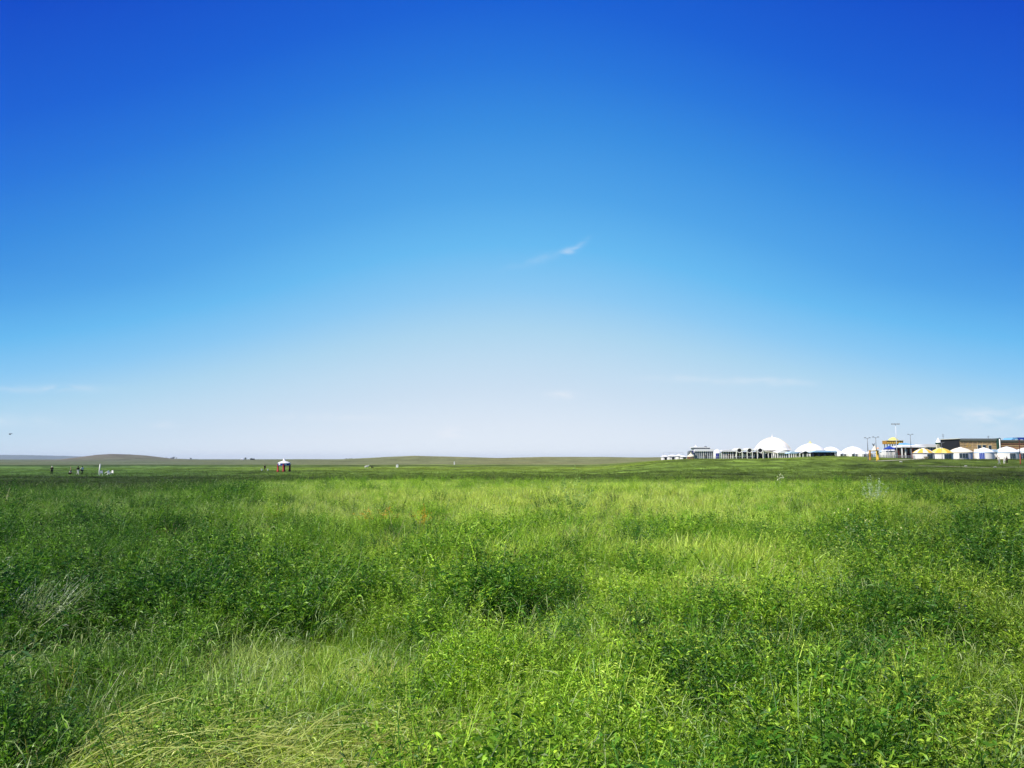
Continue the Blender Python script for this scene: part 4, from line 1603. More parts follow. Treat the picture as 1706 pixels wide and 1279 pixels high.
# end wall: the side seen obliquely, black painted on in place of shade
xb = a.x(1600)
MB().box(xb - .16, xb - .004, YB - .03, YB + 11.25, zb, a.z(731.0)).build('end_wall', M['dark'], t, label='end wall with shade painted as black')
MB().box(xb - .55, xb - .002, YB - .5, YB + 11.7, a.z(731.0) + .003, a.z(730.2)).build('end_roof', M['ivory'], t)
mb = MB()
a.box(mb, 1600.0, 1664.5, 730.3, 733.75, -.35, 11.6)
mb.build('parapet', M['cap'], t)
for i, (w0, w1, y0, y1) in enumerate([(1629.5, 1634.8, 741.4, 749.5), (1637.8, 1642.8, 741.2, 747.5), (1647.8, 1652.0, 742, 751)]):
    mb = MB()
    a.box(mb, w0 - .5, w1 + .5, y0 - .5, y1 + .4, -.12, .3)
    fr = mb.build('window', M['ivory'], t)
    mb = MB()
    a.box(mb, w0, w1, y0, y1, -.16, .1)
    mb.build('pane', M['glass'], fr)
mb = MB()
a.box(mb, 1623, 1627.4, 748, 754.5, -1.6, -.002)
mb.build('cabinet', M['wall'], t)
mb = MB()
a.box(mb, 1661.2, 1666.6, 730.0, None, -.8, 15)
mb.build('corner_tower', M['green'], t)
for px, py in ((1614, 739), (1612, 743), (1617, 742.5)):
    mb = MB()
    a.box(mb, px - .9, px + .9, py - .8, py + .8, -.10, .05)
    mb.build('wall_emblem', M['yellow'], t)
# coursed stone ledges
for py in (737.5, 741.3, 745.4, 749.4):
    mb = MB()
    a.box(mb, 1600.2, 1661, py - .13, py + .13, -.07, .1)
    mb.build('ledge', M['stone2'], t)
for px in range(1606, 1661, 8):
    mb = MB()
    a.box(mb, px - .35, px + .35, 734, 760, -.12, .1)
    mb.build('buttress', M['stone'], t)

t = thing('stone_wing', (a.x(1690), YB + 3, gz(a.x(1690), YB + 3)), 'reddish brown stone wing with banded wall at the right edge', 'building')
b2 = At(YB + 3)
mb = MB()
b2.box(mb, 1666.9, 1730, 735.2, None, 0, 14)
mb.build('wall', M['stone2'], t)
mb = MB()
b2.box(mb, 1667, 1731, 732.6, 735.1, -.3, 14.2)
mb.build('parapet', M['cap'], t)
for py, mt_ in ((737.0, 'stone'), (739.6, 'darkred'), (742.2, 'stone')):
    mb = MB()
    b2.box(mb, 1667.1, 1729, py - .5, py + .5, -.09, .1)
    mb.build('wall_band', M[mt_], t)
t = thing('roof_pavilion', (b2.x(1696), YB + 8, b2.z(733)), 'blue pitched canopy rising above the reddish stone wing', 'canopy')
b3 = At(YB + 8)
MB().prism([(b3.x(1680), b3.z(733.0)), (b3.x(1684), b3.z(729.3)), (b3.x(1692), b3.z(729.0)), (b3.x(1696), b3.z(732.9))], YB + 6, YB + 11).build('left_slope', M['sky'], t)
MB().prism([(b3.x(1692.5), b3.z(733.2)), (b3.x(1690), b3.z(728.8)), (b3.x(1725), b3.z(728.8)), (b3.x(1725), b3.z(733.2))], YB + 5.5, YB + 11.5).build('right_slope', M['blue'], t)
for px in (1684, 1694, 1715):
    mb = MB()
    b3.box(mb, px - .4, px + .4, 732.9, 740, 0, .5)
    mb.build('post', M['metal'], t)
# chimney and masts
b4 = At(YB - 1.5)
x = b4.x(1667)
t = thing('flue_pipe', (x, YB - 1.5, gz(x, YB)), 'tall white flue pipe at the joint between the two stone wings', 'pipe')
MB().tube([(x, YB - 1.5, gz(x, YB) - .2), (x, YB - 1.5, b4.z(730.5))], .17, 8).build('pipe', M['plastic'], t, True)
MB().lathe(x, YB - 1.5, [(.26, b4.z(730.5)), (.26, b4.z(729.6)), (.03, b4.z(728.8))], 8).build('cowl', M['navy'], t, True)
for px, pyt, lb in ((1573, 722.5, 'antenna mast on the roof above the black end wall'), (1648.5, 725.5, 'thin antenna on the roof above the three wall openings')):
    b5 = At(YB + 9)
    x = b5.x(px)
    t = thing('antenna', (x, YB + 9, b5.z(731.5)), lb, 'antenna')
    MB().tube([(x, YB + 9, b5.z(731.5)), (x, YB + 9, b5.z(pyt))], .06, 5).build('mast', M['metal'], t)
    for q in (.55, .8):
        zz = b5.z(731.5) + (b5.z(pyt) - b5.z(731.5)) * q
        MB().box(x - .45, x + .45, YB + 8.97, YB + 9.03, zz - .04, zz + .04).build('crossbar', M['metal'], t)

# small tower left of the stone building
b6 = At(YB + 14)
x = b6.x(1564.5)
t = thing('tower', (x, YB + 14, gz(x, YB + 14)), 'small tower with a white pointed roof and dark green eave beside the black wall', 'tower')
r = 4.4 * b6.k
MB().lathe(x, YB + 14, [(r * .86, gz(x, YB) - .4), (r * .86, b6.z(739))], 14).build('wall', M['ivory'], t, True)
MB().lathe(x, YB + 14, [(r * .9, b6.z(739.2)), (r * 1.1, b6.z(738.8)), (r * 1.1, b6.z(737.2)), (r * .9, b6.z(737))], 14).build('eave', M['green'], t, True)
MB().lathe(x, YB + 14, [(r * 1.0, b6.z(737.1)), (r * .75, b6.z(735)), (r * .40, b6.z(732)), (.03, b6.z(728.5))], 14).build('roof', M['white'], t, True)
for i in range(5):
    an = -math.pi / 2 + (i - 2) * .5
    MB().lathe(x, YB + 14, [(r * .875, b6.z(746)), (r * .875, b6.z(740.5))], 2, an - .14, an + .14).build('window', M['glass'], t)

# white arched hall behind the front row
b7 = At(YB + 22)
x = b7.x(1546)
t = thing('white_hall', (x, YB + 22, gz(x, YB + 22)), 'long white hall with dark arched bays behind the yellow roofed yurts', 'hall')
mb = MB()
b7.box(mb, 1530, 1566, 744.8, None, 0, 6)
mb.build('wall', M['wall'], t)
MB().prism([(b7.x(1524), b7.z(744.7)), (b7.x(1567), b7.z(744.7)), (b7.x(1564), b7.z(740.6)), (b7.x(1544), b7.z(739.6)), (b7.x(1527), b7.z(741))], YB + 21.3, YB + 28.5).build('roof', M['white'], t)
for i in range(8):
    px = 1529.5 + i * 4.6
    pts = [(b7.x(px - 1.5), b7.z(752)), (b7.x(px - 1.5), b7.z(747.2))] + [(b7.x(px) + 1.5 * b7.k * math.cos(q), b7.z(747.2) + 1.5 * b7.k * math.sin(q)) for q in np.linspace(math.pi * .85, .15 * math.pi, 5)] + [(b7.x(px + 1.5), b7.z(747.2)), (b7.x(px + 1.5), b7.z(752))]
    MB().prism(pts, YB + 21.9, YB + 22.2).build('arch_window', M['bluegrey'], t)

# blue roofed open restaurant
YR = 246
c1 = At(YR)
x = c1.x(1517)
t = thing('open_restaurant', (x, YR, gz(x, YR)), 'open-fronted hall under a wide white and blue roof with dark red interior', 'building')
mb = MB()
c1.box(mb, 1504.5, 1537, 745.0, None, 2.5, 5)
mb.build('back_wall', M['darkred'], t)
MB().box(c1.x(1502), c1.x(1538), YR, YR + 5, gz(x, YR) - .5, gz(x, YR) + .12).build('plinth', M['stone'], t)
mb = MB()
mb.v += [(c1.x(1501), YR - 1, c1.z(745.2)), (c1.x(1541), YR - 1, c1.z(745.4)), (c1.x(1541), YR + 5.6, c1.z(745.4)), (c1.x(1501), YR + 5.6, c1.z(745.2)),
         (c1.x(1501), YR - 1, c1.z(743.2)), (c1.x(1541), YR - 1, c1.z(743.4)), (c1.x(1541), YR + 5.6, c1.z(743.4)), (c1.x(1501), YR + 5.6, c1.z(743.2)),
         (c1.x(1509), YR + 1.5, c1.z(740.6)), (c1.x(1530), YR + 1.5, c1.z(741.0)), (c1.x(1530), YR + 3.6, c1.z(741.0)), (c1.x(1509), YR + 3.6, c1.z(740.6))]
mb.f += [(0, 1, 5, 4), (1, 2, 6, 5), (2, 3, 7, 6), (3, 0, 4, 7), (4, 5, 9, 8), (5, 6, 10, 9), (6, 7, 11, 10), (7, 4, 8, 11), (8, 9, 10, 11), (3, 2, 1, 0)]
mb.build('roof', M['white'], t)
mb = MB()
zr0, zr1 = c1.z(741.2), c1.z(737.2)
mb.v += [(c1.x(1508), YR + .9, zr0), (c1.x(1533), YR + .9, c1.z(742)), (c1.x(1533), YR + 4.2, zr0), (c1.x(1508), YR + 4.2, zr0), (c1.x(1512), YR + 5, zr1), (c1.x(1523), YR + 5, zr1)]
mb.f += [(0, 1, 5, 4), (2, 3, 4, 5), (1, 2, 5), (3, 0, 4)]
mb.build('upper_roof', M['sky'], t)
for px, mt_ in ((1502.6, 'plastic'), (1508.2, 'plastic'), (1519.8, 'brick'), (1532, 'plastic')):
    mb = MB()
    c1.box(mb, px - .75, px + .75, 745.3, None, -.4, -.05)
    mb.build('column', M[mt_], t)
for i in range(4):
    mb = MB()
    c1.box(mb, 1505.5 + i * 8, 1511 + i * 8, 747, 755, 2.4, 2.48)
    mb.build('window', M['glass'], t)

# raised yellow pavilion on posts
YP = 262
c2 = At(YP)
x = c2.x(1488.5)
t = thing('raised_pavilion', (x, YP + 3, gz(x, YP + 3)), 'raised pavilion with an ochre fascia and lemon yellow dome standing on posts', 'pavilion')
mb = MB()
c2.box(mb, 1478.0, 1506, 734.0, 739.6, 0, 3)
mb.build('fascia', M['ochre'], t)
for i in range(7):
    mb = MB()
    c2.box(mb, 1479.2 + i * 3.75, 1481.9 + i * 3.75, 735.0, 738.8, -.06, .1)
    mb.build('fascia_panel', M['yellow'], t)
MB().box(c2.x(1477.6), c2.x(1506.6), YP - .25, YP + 3.25, c2.z(734.0) + .002, c2.z(733.2)).build('deck', M['ivory'], t)
MB().lathe(c2.x(1493), YP + 1.5, dome_prof(8.2 * c2.k, c2.z(733.2), c2.z(728.0), 7) + [(.02, c2.z(726.8))], 20).build('dome', M['lemon'], t, True)
for px in (1480.5, 1489.6, 1498, 1504):
    for dd in (.5, 2.3):
        mb = MB()
        c2.box(mb, px - .45, px + .45, 739.6, None, dd, dd + .35)
        mb.build('post', M['metal'], t)
# blue canopies below it
c3 = At(250)
for px0, px1, pya, pyb, lb, mt_ in ((1476.5, 1489, 747.2, 743.0, 'left one of two dark blue peaked canopies under the raised pavilion', 'blue'), (1484, 1496, 747.2, 742.2, 'right one of two dark blue peaked canopies, touching the tall floodlight mast', 'blue')):
    x0, x1 = c3.x(px0), c3.x(px1)
    xm = (x0 + x1) / 2
    yy = 250 + (0 if px0 < 1480 else 3.2)
    t = thing('blue_canopy', (xm, yy, gz(xm, yy)), lb, 'canopy')
    za_, zb2 = c3.z(pya), c3.z(pyb)
    w = (x1 - x0) / 2
    mb = MB()
    mb.v += [(x0, yy - 1.5, za_), (x1, yy - 1.5, za_), (x1, yy + 1.5, za_), (x0, yy + 1.5, za_), (xm, yy, zb2)]
    mb.f += [(0, 1, 4), (1, 2, 4), (2, 3, 4), (3, 0, 4), (3, 2, 1, 0)]
    mb.build('canopy', M[mt_], t)
    MB().box(x0, x1, yy - 1.53, yy + 1.53, za_ - .3, za_ - .002).build('valance', M['deepblue'], t)
    for sx in (x0 + .08, x1 - .08):
        for sy in (-1.4, 1.4):
            MB().tube([(sx, yy + sy, gz(sx, yy) - .2), (sx, yy + sy, za_ - .2)], .05, 4).build('leg', M['steel'], t)
c4 = At(258)
for px0, px1, lb in ((1476, 1486, 'white tent behind the left dark blue canopy'), (1487, 1496, 'white tent behind the right dark blue canopy')):
    x0, x1 = c4.x(px0), c4.x(px1)
    xm = (x0 + x1) / 2
    t = thing('white_tent', (xm, 258, gz(xm, 258)), lb, 'tent')
    MB().box(x0, x1, 258, 261, gz(xm, 258) - .3, c4.z(750.6)).build('wall', M['wall'], t)
    mb = MB()
    zz = c4.z(750.5)
    mb.v += [(x0 - .1, 257.8, zz), (x1 + .1, 257.8, zz), (x1 + .1, 261.2, zz), (x0 - .1, 261.2, zz), (xm, 259.5, c4.z(746.5))]
    mb.f += [(0, 1, 4), (1, 2, 4), (2, 3, 4), (3, 0, 4), (3, 2, 1, 0)]
    mb.build('roof', M['white'], t)

# ceremonial gate of yellow posts with an orange cap
YG = 214
c5 = At(YG)
x = c5.x(1456)
t = thing('ceremonial_gate', (x, YG, gz(x, YG)), 'carved yellow gate with cream cone, orange cap and dark forked finial', 'gate')
for px in (1449.5, 1462.5):
    xx = c5.x(px)
    g0 = gz(xx, YG)
    MB().lathe(xx, YG, [(.34, g0 - .3), (.34, c5.z(763)), (.22, c5.z(761.5)), (.30, c5.z(759)), (.36, c5.z(756)), (.22, c5.z(753)), (.34, c5.z(750.8)), (.10, c5.z(749.5))], 10).build('post', M['ochre'] if px < 1455 else M['yellow'], t, True)
MB().box(c5.x(1448), c5.x(1464), YG - .1, YG + .1, c5.z(751.6), c5.z(750.2)).build('beam', M['cream'], t)
MB().box(c5.x(1449), c5.x(1463), YG - .08, YG + .08, c5.z(756), c5.z(755)).build('beam', M['cream'], t)
xx = c5.x(1458)
MB().lathe(xx, YG, [(5.2 * c5.k, c5.z(750)), (3.4 * c5.k, c5.z(747.5)), (1.8 * c5.k, c5.z(744.5)), (.5 * c5.k, c5.z(742.2)), (.02, c5.z(741.5))], 14).build('cone', M['cream'], t, True)
MB().lathe(c5.x(1463), YG, dome_prof(2.4 * c5.k, c5.z(750), c5.z(745), 6), 12).build('cap', M['orange'], t, True)
xf = c5.x(1456.2)
MB().prism([(xf - .06, c5.z(743)), (xf + .16, c5.z(743)), (xf + .32, c5.z(737.6)), (xf + .05, c5.z(740.2)), (xf - .42, c5.z(738.4))], YG - .08, YG + .08).build('finial', M['metal'], t)

# lamp posts


def lamp(px, pyt, pyb, Y, label, lower='metal', arms=2, mat='metal', group='lamp posts of the camp', capm='metal', r=.075):
    c = At(Y)
    x = c.x(px)
    z0 = gz(x, Y)
    zt = c.z(pyt)
    t = thing('lamp_post', (x, Y, z0), label, 'lamp post', group)
    zm = z0 + (zt - z0) * .42
    MB().tube([(x, Y, z0 - .2), (x, Y, z0 + .5), (x, Y, zm)], [r * 2.0, r * 1.7, r * 1.3], 8).build('base', M[lower], t, True)
    MB().tube([(x, Y, zm), (x, Y, zt)], [r * 1.3, r * .8], 8).build('pole', M[mat], t, True)
    for sg in ((-1, 1) if arms == 2 else (1,)):
        MB().tube([(x, Y, zt - .35), (x + sg * .35, Y, zt - .02), (x + sg * .55, Y, zt)], .04, 5).build('arm', M[mat], t)
        hd = MB().box(x + sg * .42, x + sg * .82, Y - .14, Y + .14, zt - .03, zt + .12).build('lamp_head', M[capm], t)
        MB().box(x + sg * .45, x + sg * .79, Y - .11, Y + .11, zt - .06, zt - .032).build('lens', M['plastic'], hd)
    return t


lamp(1446.3, 729.3, 762, 208, 'thin dark lamp post, leftmost of the camp lamps, left of the carved gate')
lamp(1460.3, 728.0, 767.5, 196, 'lamp post with a yellow lower half standing right at the carved gate', lower='yellow')
lamp(1518.4, 723.4, 758, 228, 'tall dark lamp post rising in front of the blue restaurant roof')
lamp(1569.6, 737, 763, 224, 'slim pole in front of the black end wall between the yellow yurts', arms=1, r=.05)
lamp(1699.5, 732.6, 774, 182, 'dark reddish lamp post near the right edge of the picture', lower='brick', mat='darkred', capm='steel')
# tall floodlight mast
YM = 236
c6 = At(YM)
x = c6.x(1494.6)
t = thing('floodlight_mast', (x, YM, gz(x, YM)), 'very tall white floodlight mast with three lamp heads above the yellow pavilion', 'floodlight mast')
z0 = gz(x, YM)
MB().tube([(x, YM, z0 - .3), (x, YM, c6.z(735)), (x, YM, c6.z(706.5))], [.17, .10, .06], 8).build('mast', M['steel'], t, True)
MB().tube([(c6.x(1489), YM, c6.z(706.9)), (c6.x(1500.2), YM, c6.z(706.9))], .05, 5).build('crossbar', M['steel'], t)
for px in (1489.6, 1494.6, 1499.6):
    xx = c6.x(px)
    hd = MB().box(xx - .28, xx + .28, YM - .30, YM + .25, c6.z(707.2), c6.z(705.3)).build('lamp_head', M['metal'], t)
    MB().box(xx - .24, xx + .24, YM - .34, YM - .302, c6.z(707), c6.z(705.6)).build('lens', M['steel'], hd)

# grey fence along the path in front
YQ = 226


def fence(px0, px1, Y, pyt, label, step=2.6):
    c = At(Y)
    x0, x1 = c.x(px0), c.x(px1)
    n = int((px1 - px0) / step)
    t = thing('fence', ((x0 + x1) / 2, Y, gz((x0 + x1) / 2, Y)), label, 'fence')
    h = .95
    for i in range(n + 1):
        x = x0 + (x1 - x0) * i / n
        MB().box(x - .05, x + .05, Y - .05, Y + .05, gz(x, Y) - .2, gz(x, Y) + h + .1).build('post', M['metal'], t)
    for q in (.25, .55, .85):
        mb = MB()
        for i in range(n):
            xa_, xb_ = x0 + (x1 - x0) * i / n, x0 + (x1 - x0) * (i + 1) / n
            mb.tube([(xa_ + .052, Y, gz(xa_, Y) + q), (xb_ - .052, Y, gz(xb_, Y) + q)], .03, 4)
        r_ = mb.build('rail', M['steel'] if q > .8 else M['metal'], t)
        r_['kind'] = 'stuff'
    return t


fence(1464, 1524, 232, 754, 'grey railing along the verge below the blue canopies and restaurant')
fence(1167, 1256, 250, 759, 'thin pale railing before the glass hall and white colonnade', 4.0)
fence(1437, 1466, 236, 755, 'short railing left of the carved gate', 2.8)

# ---- glass hall, colonnade, arches on the left of the complex
YK = 292
k1 = At(YK)
x = k1.x(1173)
t = thing('glass_hall', (x, YK, gz(x, YK)), 'flat-roofed hall with blue-grey glass bays and a raised white clerestory', 'building')
mb = MB()
k1.box(mb, 1158.5, 1189, 751.8, None, .6, 6)
mb.build('wall', M['bluegrey'], t)
mb = MB()
k1.box(mb, 1158, 1190, 747.8, 751.75, 0, 6.5)
mb.build('fascia', M['white'], t)
mb = MB()
k1.box(mb, 1157, 1184.5, 745.6, 747.75, 1, 5.5)
mb.build('clerestory', M['metal'], t)
mb = MB()
k1.box(mb, 1156, 1174, 744.3, 745.55, .6, 6)
mb.build('clerestory_roof', M['white'], t)
mb = MB()
k1.box(mb, 1174.6, 1185.4, 744.8, 745.7, .5, 5.9)
mb.build('clerestory_roof', M['white'], t)
MB().lathe(k1.x(1163), YK + 3.5, [(4.2 * k1.k, k1.z(744.3)), (2.4 * k1.k, k1.z(743.2)), (.6 * k1.k, k1.z(741.6)), (.02, k1.z(739.6))], 14).build('roof_cone', M['white'], t, True)
MB().lathe(k1.x(1179.5), YK + 3.5, dome_prof(3.2 * k1.k, k1.z(744.8), k1.z(742.6), 5), 14).build('roof_dome', M['metal'], t, True)
for i in range(11):
    px = 1156.9 + i * 3.17
    mb = MB()
    k1.box(mb, px - .42, px + .42, 751.76, None, .25, .7)
    mb.build('column', M['steel'] if i % 5 else M['plastic'], t)
for i in range(10):
    px = 1158.4 + i * 3.17
    mb = MB()
    k1.box(mb, px - .95, px + .95, 753.0, 761.6, .5, .62)
    mb.build('pane', M['glass'], t)
# blue gabled entrance left of it
x = k1.x(1152.5)
t = thing('blue_porch', (x, YK - 2, gz(x, YK - 2)), 'small porch with rounded dark front and blue side, left of the glass hall', 'porch')
k2 = At(YK - 2)
pts = [(k2.x(1148.3), gz(x, YK) - .3), (k2.x(1148.3), k2.z(753.5))] + [(k2.x(1151.2) + 2.9 * k2.k * math.cos(q), k2.z(753.4) + 2.9 * k2.k * math.sin(q)) for q in np.linspace(math.pi * .9, .1 * math.pi, 7)] + [(k2.x(1154.1), gz(x, YK) - .3)]
MB().prism(pts, YK - 2, YK + 1).build('front', M['metal'], t)
mb = MB()
k2.box(mb, 1152.2, 1156.3, 750.2, 756, .5, 3)
mb.build('side', M['deepblue'], t)
# tiny brick kiosk in front
YS = 246
k3 = At(YS)
x = k3.x(1151)
g0 = gz(x, YS)
t = thing('kiosk', (x, YS, g0), 'little open kiosk with red-brown posts and a pointed pinkish white roof', 'kiosk')
rk = 5.0 * k3.k
for i in range(8):
    an = TAU * i / 8 + .2
    MB().lathe(x + rk * math.cos(an), YS + rk * math.sin(an), [(.20, g0 - .3), (.17, k3.z(760.6))], 7).build('pillar', M['brick'], t, True)
MB().lathe(x, YS, [(rk * 1.0, k3.z(761.2)), (rk * 1.3, k3.z(760.7)), (rk * 1.05, k3.z(759)), (rk * .5, k3.z(757)), (rk * .15, k3.z(755.4)), (.02, k3.z(752.8))], 16).build('roof', M['cream'], t, True)

yurt(1195.2, 11.5, 762.5, 753.8, 748.2, 286, 'white domed yurt wrapped in deep blue cloth between glass hall and colonnade', 'white', None, 'deepblue', dpos=.5, dw=.42, dh=.9, band='white')

YC = 296
k4 = At(YC)
x = k4.x(1215)
t = thing('white_colonnade', (x, YC, gz(x, YC)), 'white colonnade with dark bays and a low sloped roof right of the blue-wrapped yurt', 'colonnade')
MB().prism([(k4.x(1200.6), k4.z(752.3)), (k4.x(1230), k4.z(752.3)), (k4.x(1226), k4.z(749.6)), (k4.x(1216), k4.z(748.6)), (k4.x(1203), k4.z(749.8))], YC - .6, YC + 4.5).build('roof', M['white'], t)
mb = MB()
k4.box(mb, 1203.5, 1229, 752.4, None, 2, 4.2)
mb.build('back_wall', M['green'], t)
for i in range(8):
    px = 1202.2 + i * 3.75
    mb = MB()
    k4.box(mb, px - (1.2 if i in (0, 7) else .62), px + (1.0 if i in (0, 7) else .62), 752.35, None, -.2, .5)
    mb.build('column', M['wall'], t)
for i in range(7):
    mb = MB()
    k4.box(mb, 1203.2 + i * 3.75, 1205.1 + i * 3.75, 754, 761, 1.9, 1.98)
    mb.build('pane', M['glass'], t)

# triple arched canopy
YA = 284
k5 = At(YA)
x = k5.x(1249)
t = thing('arched_canopy', (x, YA, gz(x, YA)), 'wavy white canopy with three black round arches on white posts before the great dome', 'canopy')


def wave(px):
    d = min(abs(px - c_) for c_ in (1232, 1249, 1266.5))
    return 746.4 + (2.9 * min(1, (d / 8.2)) ** 1.6)


up = [(k5.x(px), k5.z(wave(px) - .3)) for px in np.linspace(1225, 1273, 60)]
lo = [(k5.x(px), k5.z(wave(px) + 1.7)) for px in np.linspace(1273, 1225, 60)]
mb = MB()
for i in range(59):
    (xa_, za1), (xb_, zb1) = up[i], up[i + 1]
    (xc1, zc1), (xd1, zd1) = lo[59 - i], lo[58 - i]
    mb.prism([(xa_, za1), (xb_, zb1), (xd1, zd1), (xc1, zc1)], YA, YA + 4)
mb.build('roof', M['white'], t)
for c_ in (1232, 1249, 1266.5):
    rr_ = 3.7 * k5.k
    pts = [(k5.x(c_) + rr_ * math.cos(q), k5.z(750.3) + rr_ * math.sin(q)) for q in np.linspace(0, TAU, 18, endpoint=False)]
    MB().prism(pts, YA - .15, YA + .3).build('arch_opening', M['dark'], t)
    MB().tube([(p[0], YA - .12, p[1]) for p in pts] + [(pts[0][0], YA - .12, pts[0][1])], .12, 5).build('arch_ring', M['wall'], t)
for px in (1227, 1236.5, 1244.8, 1253.4, 1261.8, 1271.2):
    mb = MB()
    k5.box(mb, px - .5, px + .5, 749, None, -.3, .1)
    mb.build('post', M['plastic'], t)
mb = MB()
k5.box(mb, 1228, 1272, 752.6, None, 3, 3.9)
mb.build('back_wall', M['dark'], t)
for i in range(7):
    px = 1230 + i * 6.2
    mb = MB()
    k5.box(mb, px - .9, px + .9, 755 + (i % 2), 761.5, 2.8, 2.95)
    mb.build('door_panel', M['wall'], t)
for py in (756.3, 758.2):
    mb = MB()
    k5.box(mb, 1236.8, 1244.5, py, py + .7, 1, 1.2)
    mb.build('rail', M['steel'], t)

# great dome
YD = 300
k6 = At(YD)
xD = k6.x(1287.5)
r = 30.5 * k6.k
cyD = YD + r
kd = At(cyD)                                   # the rim's widest point lies at the dome's centre depth
t = thing('domed_hall', (xD, cyD, gz(xD, cyD)), 'great white domed hall with a spire, largest building of the camp', 'domed hall')
f_ = kd.k / k6.k
rw = 29.5 * kd.k
xD = kd.x(1287.5)
MB().lathe(xD, cyD, [(rw * 1.04, kd.z(750.2))] + dome_prof(rw, kd.z(749.6), kd.z(728.6), 14), 48).build('dome', M['dome'], t, True)
for i in range(24):
    an = TAU * i / 24
    pf = dome_prof(rw, kd.z(749.6), kd.z(728.6), 10)[:-1]
    MB().tube([(xD + (q_[0] + .02) * math.cos(an), cyD + (q_[0] + .02) * math.sin(an), q_[1] + .02) for q_ in pf], .09, 4).build('seam', M['cream'], t)
MB().lathe(xD, cyD, [(rw * .05, kd.z(729)), (rw * .05, kd.z(727.4)), (rw * .02, kd.z(725.6)), (.05, kd.z(723))], 10).build('spire', M['wall'], t, True)
MB().lathe(xD, cyD, [(rw * .90, gz(xD, YD) - .4), (rw * .90, kd.z(750.3))], 48).build('drum_wall', M['cream'], t, True)
MB().lathe(xD, cyD, [(rw * .93, kd.z(754.6)), (rw * 1.06, kd.z(754.0)), (rw * 1.06, kd.z(753.0)), (rw * .93, kd.z(752.2))], 48).build('lower_eave', M['ivory'], t, True)
for i in range(30):
    an = -math.pi / 2 + (i - 14.5) * .098
    MB().lathe(xD, cyD, [(rw * .907, kd.z(752.1)), (rw * .907, kd.z(750.7))], 2, an - .035, an + .035).build('slot_window', M['dark'] if i % 3 else M['ochre'], t)
for i in range(22):
    an = -math.pi / 2 + (i - 10.5) * .135
    MB().lathe(xD, cyD, [(rw * .912, gz(xD, YD) - .1), (rw * .912, kd.z(755.4))], 2, an - .045, an + .045).build('door', M['dark'] if i % 2 else M['bluegrey'], t)
    MB().tube([(xD + rw * 1.03 * math.cos(an + .067), cyD + rw * 1.03 * math.sin(an + .067), gz(xD, YD) - .3), (xD + rw * 1.03 * math.cos(an + .067), cyD + rw * 1.03 * math.sin(an + .067), kd.z(753.6))], .22, 6).build('column', M['wall'], t, True)
# cream side canopy and porch in front of it
YE = 285
k7 = At(YE)
t = thing('side_canopy', (k7.x(1282), YE, gz(k7.x(1282), YE)), 'cream canopy sloping down to the right in front of the great dome', 'canopy')
MB().prism([(k7.x(1272.6), k7.z(750.6)), (k7.x(1294), k7.z(753.4)), (k7.x(1294), k7.z(755)), (k7.x(1272.6), k7.z(752.4))], YE, YE + 8).build('roof', M['ivory'], t)
for px in (1274.5, 1280.5, 1286.5, 1292.5):
    mb = MB()
    k7.box(mb, px - .5, px + .5, 753.0, None, .1, .5)
    mb.build('post', M['wall'], t)
mb = MB()
k7.box(mb, 1273, 1293, 754.9, None, 4, 4.6)
mb.build('back_screen', M['navy'], t)
t = thing('entrance_porch', (k7.x(1303), YE, gz(k7.x(1303), YE)), 'white gabled entrance porch in front of the great dome', 'porch')
MB().prism([(k7.x(1294.4), k7.z(754.6)), (k7.x(1314), k7.z(754.6)), (k7.x(1313), k7.z(752.6)), (k7.x(1304), k7.z(750.2)), (k7.x(1295.5), k7.z(752.6))], YE - 1, YE + 7).build('roof', M['dome'], t)
for px in (1295.3, 1299, 1302.5, 1306, 1309.5, 1313):
    mb = MB()
    k7.box(mb, px - .55, px + .55, 754.62, None, -.6, -.1)
    mb.build('column', M['wall'], t)
mb = MB()
k7.box(mb, 1295, 1313.4, 754.62, None, 2.5, 3)
mb.build('back_wall', M['bluegrey'], t)

# blue roofed row with black gable
YL = 272
k8 = At(YL)
t = thing('blue_roofed_row', (k8.x(1325), YL, gz(k8.x(1325), YL)), 'low row with a slate blue roof and white posts between the two big domes', 'building')
MB().prism([(k8.x(1314.5), k8.z(755.3)), (k8.x(1345), k8.z(755.3)), (k8.x(1343), k8.z(752.2)), (k8.x(1319), k8.z(752.0))], YL, YL + 4.5).build('roof', M['paleblue'], t)
mb = MB()
k8.box(mb, 1319, 1353, 755.32, None, 2.5, 4.4)
mb.build('wall', M['navy'], t)
for i in range(11):
    px = 1315.5 + i * 3.7
    mb = MB()
    k8.box(mb, px - .6, px + .6, 755.33, None, .1, .6)
    mb.build('post', M['wall'], t)
for i in range(6):
    px = 1317.5 + i * 6.2
    mb = MB()
    k8.box(mb, px - 1.0, px + 1.0, 757, 761.5, 2.4, 2.48)
    mb.build('pane', M['bluegrey'], t)
t = thing('black_gabled_tent', (k8.x(1343), YL - 3, gz(k8.x(1343), YL - 3)), 'peaked black-fronted tent with a white rim below the second dome', 'tent')
k9 = At(YL - 3)
MB().prism([(k9.x(1332), k9.z(755.6)), (k9.x(1341.5), k9.z(751.7)), (k9.x(1352), k9.z(755.9))], YL - 3, YL + 2).build('gable', M['dark'], t)
MB().tube([(k9.x(1331.5), YL - 3.1, k9.z(755.4)), (k9.x(1341.5), YL - 3.1, k9.z(751.3)), (k9.x(1348), YL - 3.1, k9.z(753.0)), (k9.x(1353.6), YL - 3.1, k9.z(757))], .16, 6).build('rim', M['white'], t)
for px in (1332.5, 1338, 1345, 1353):
    mb = MB()
    k9.box(mb, px - .5, px + .5, 755.6, None, -.2, .2)
    mb.build('post', M['plastic'], t)

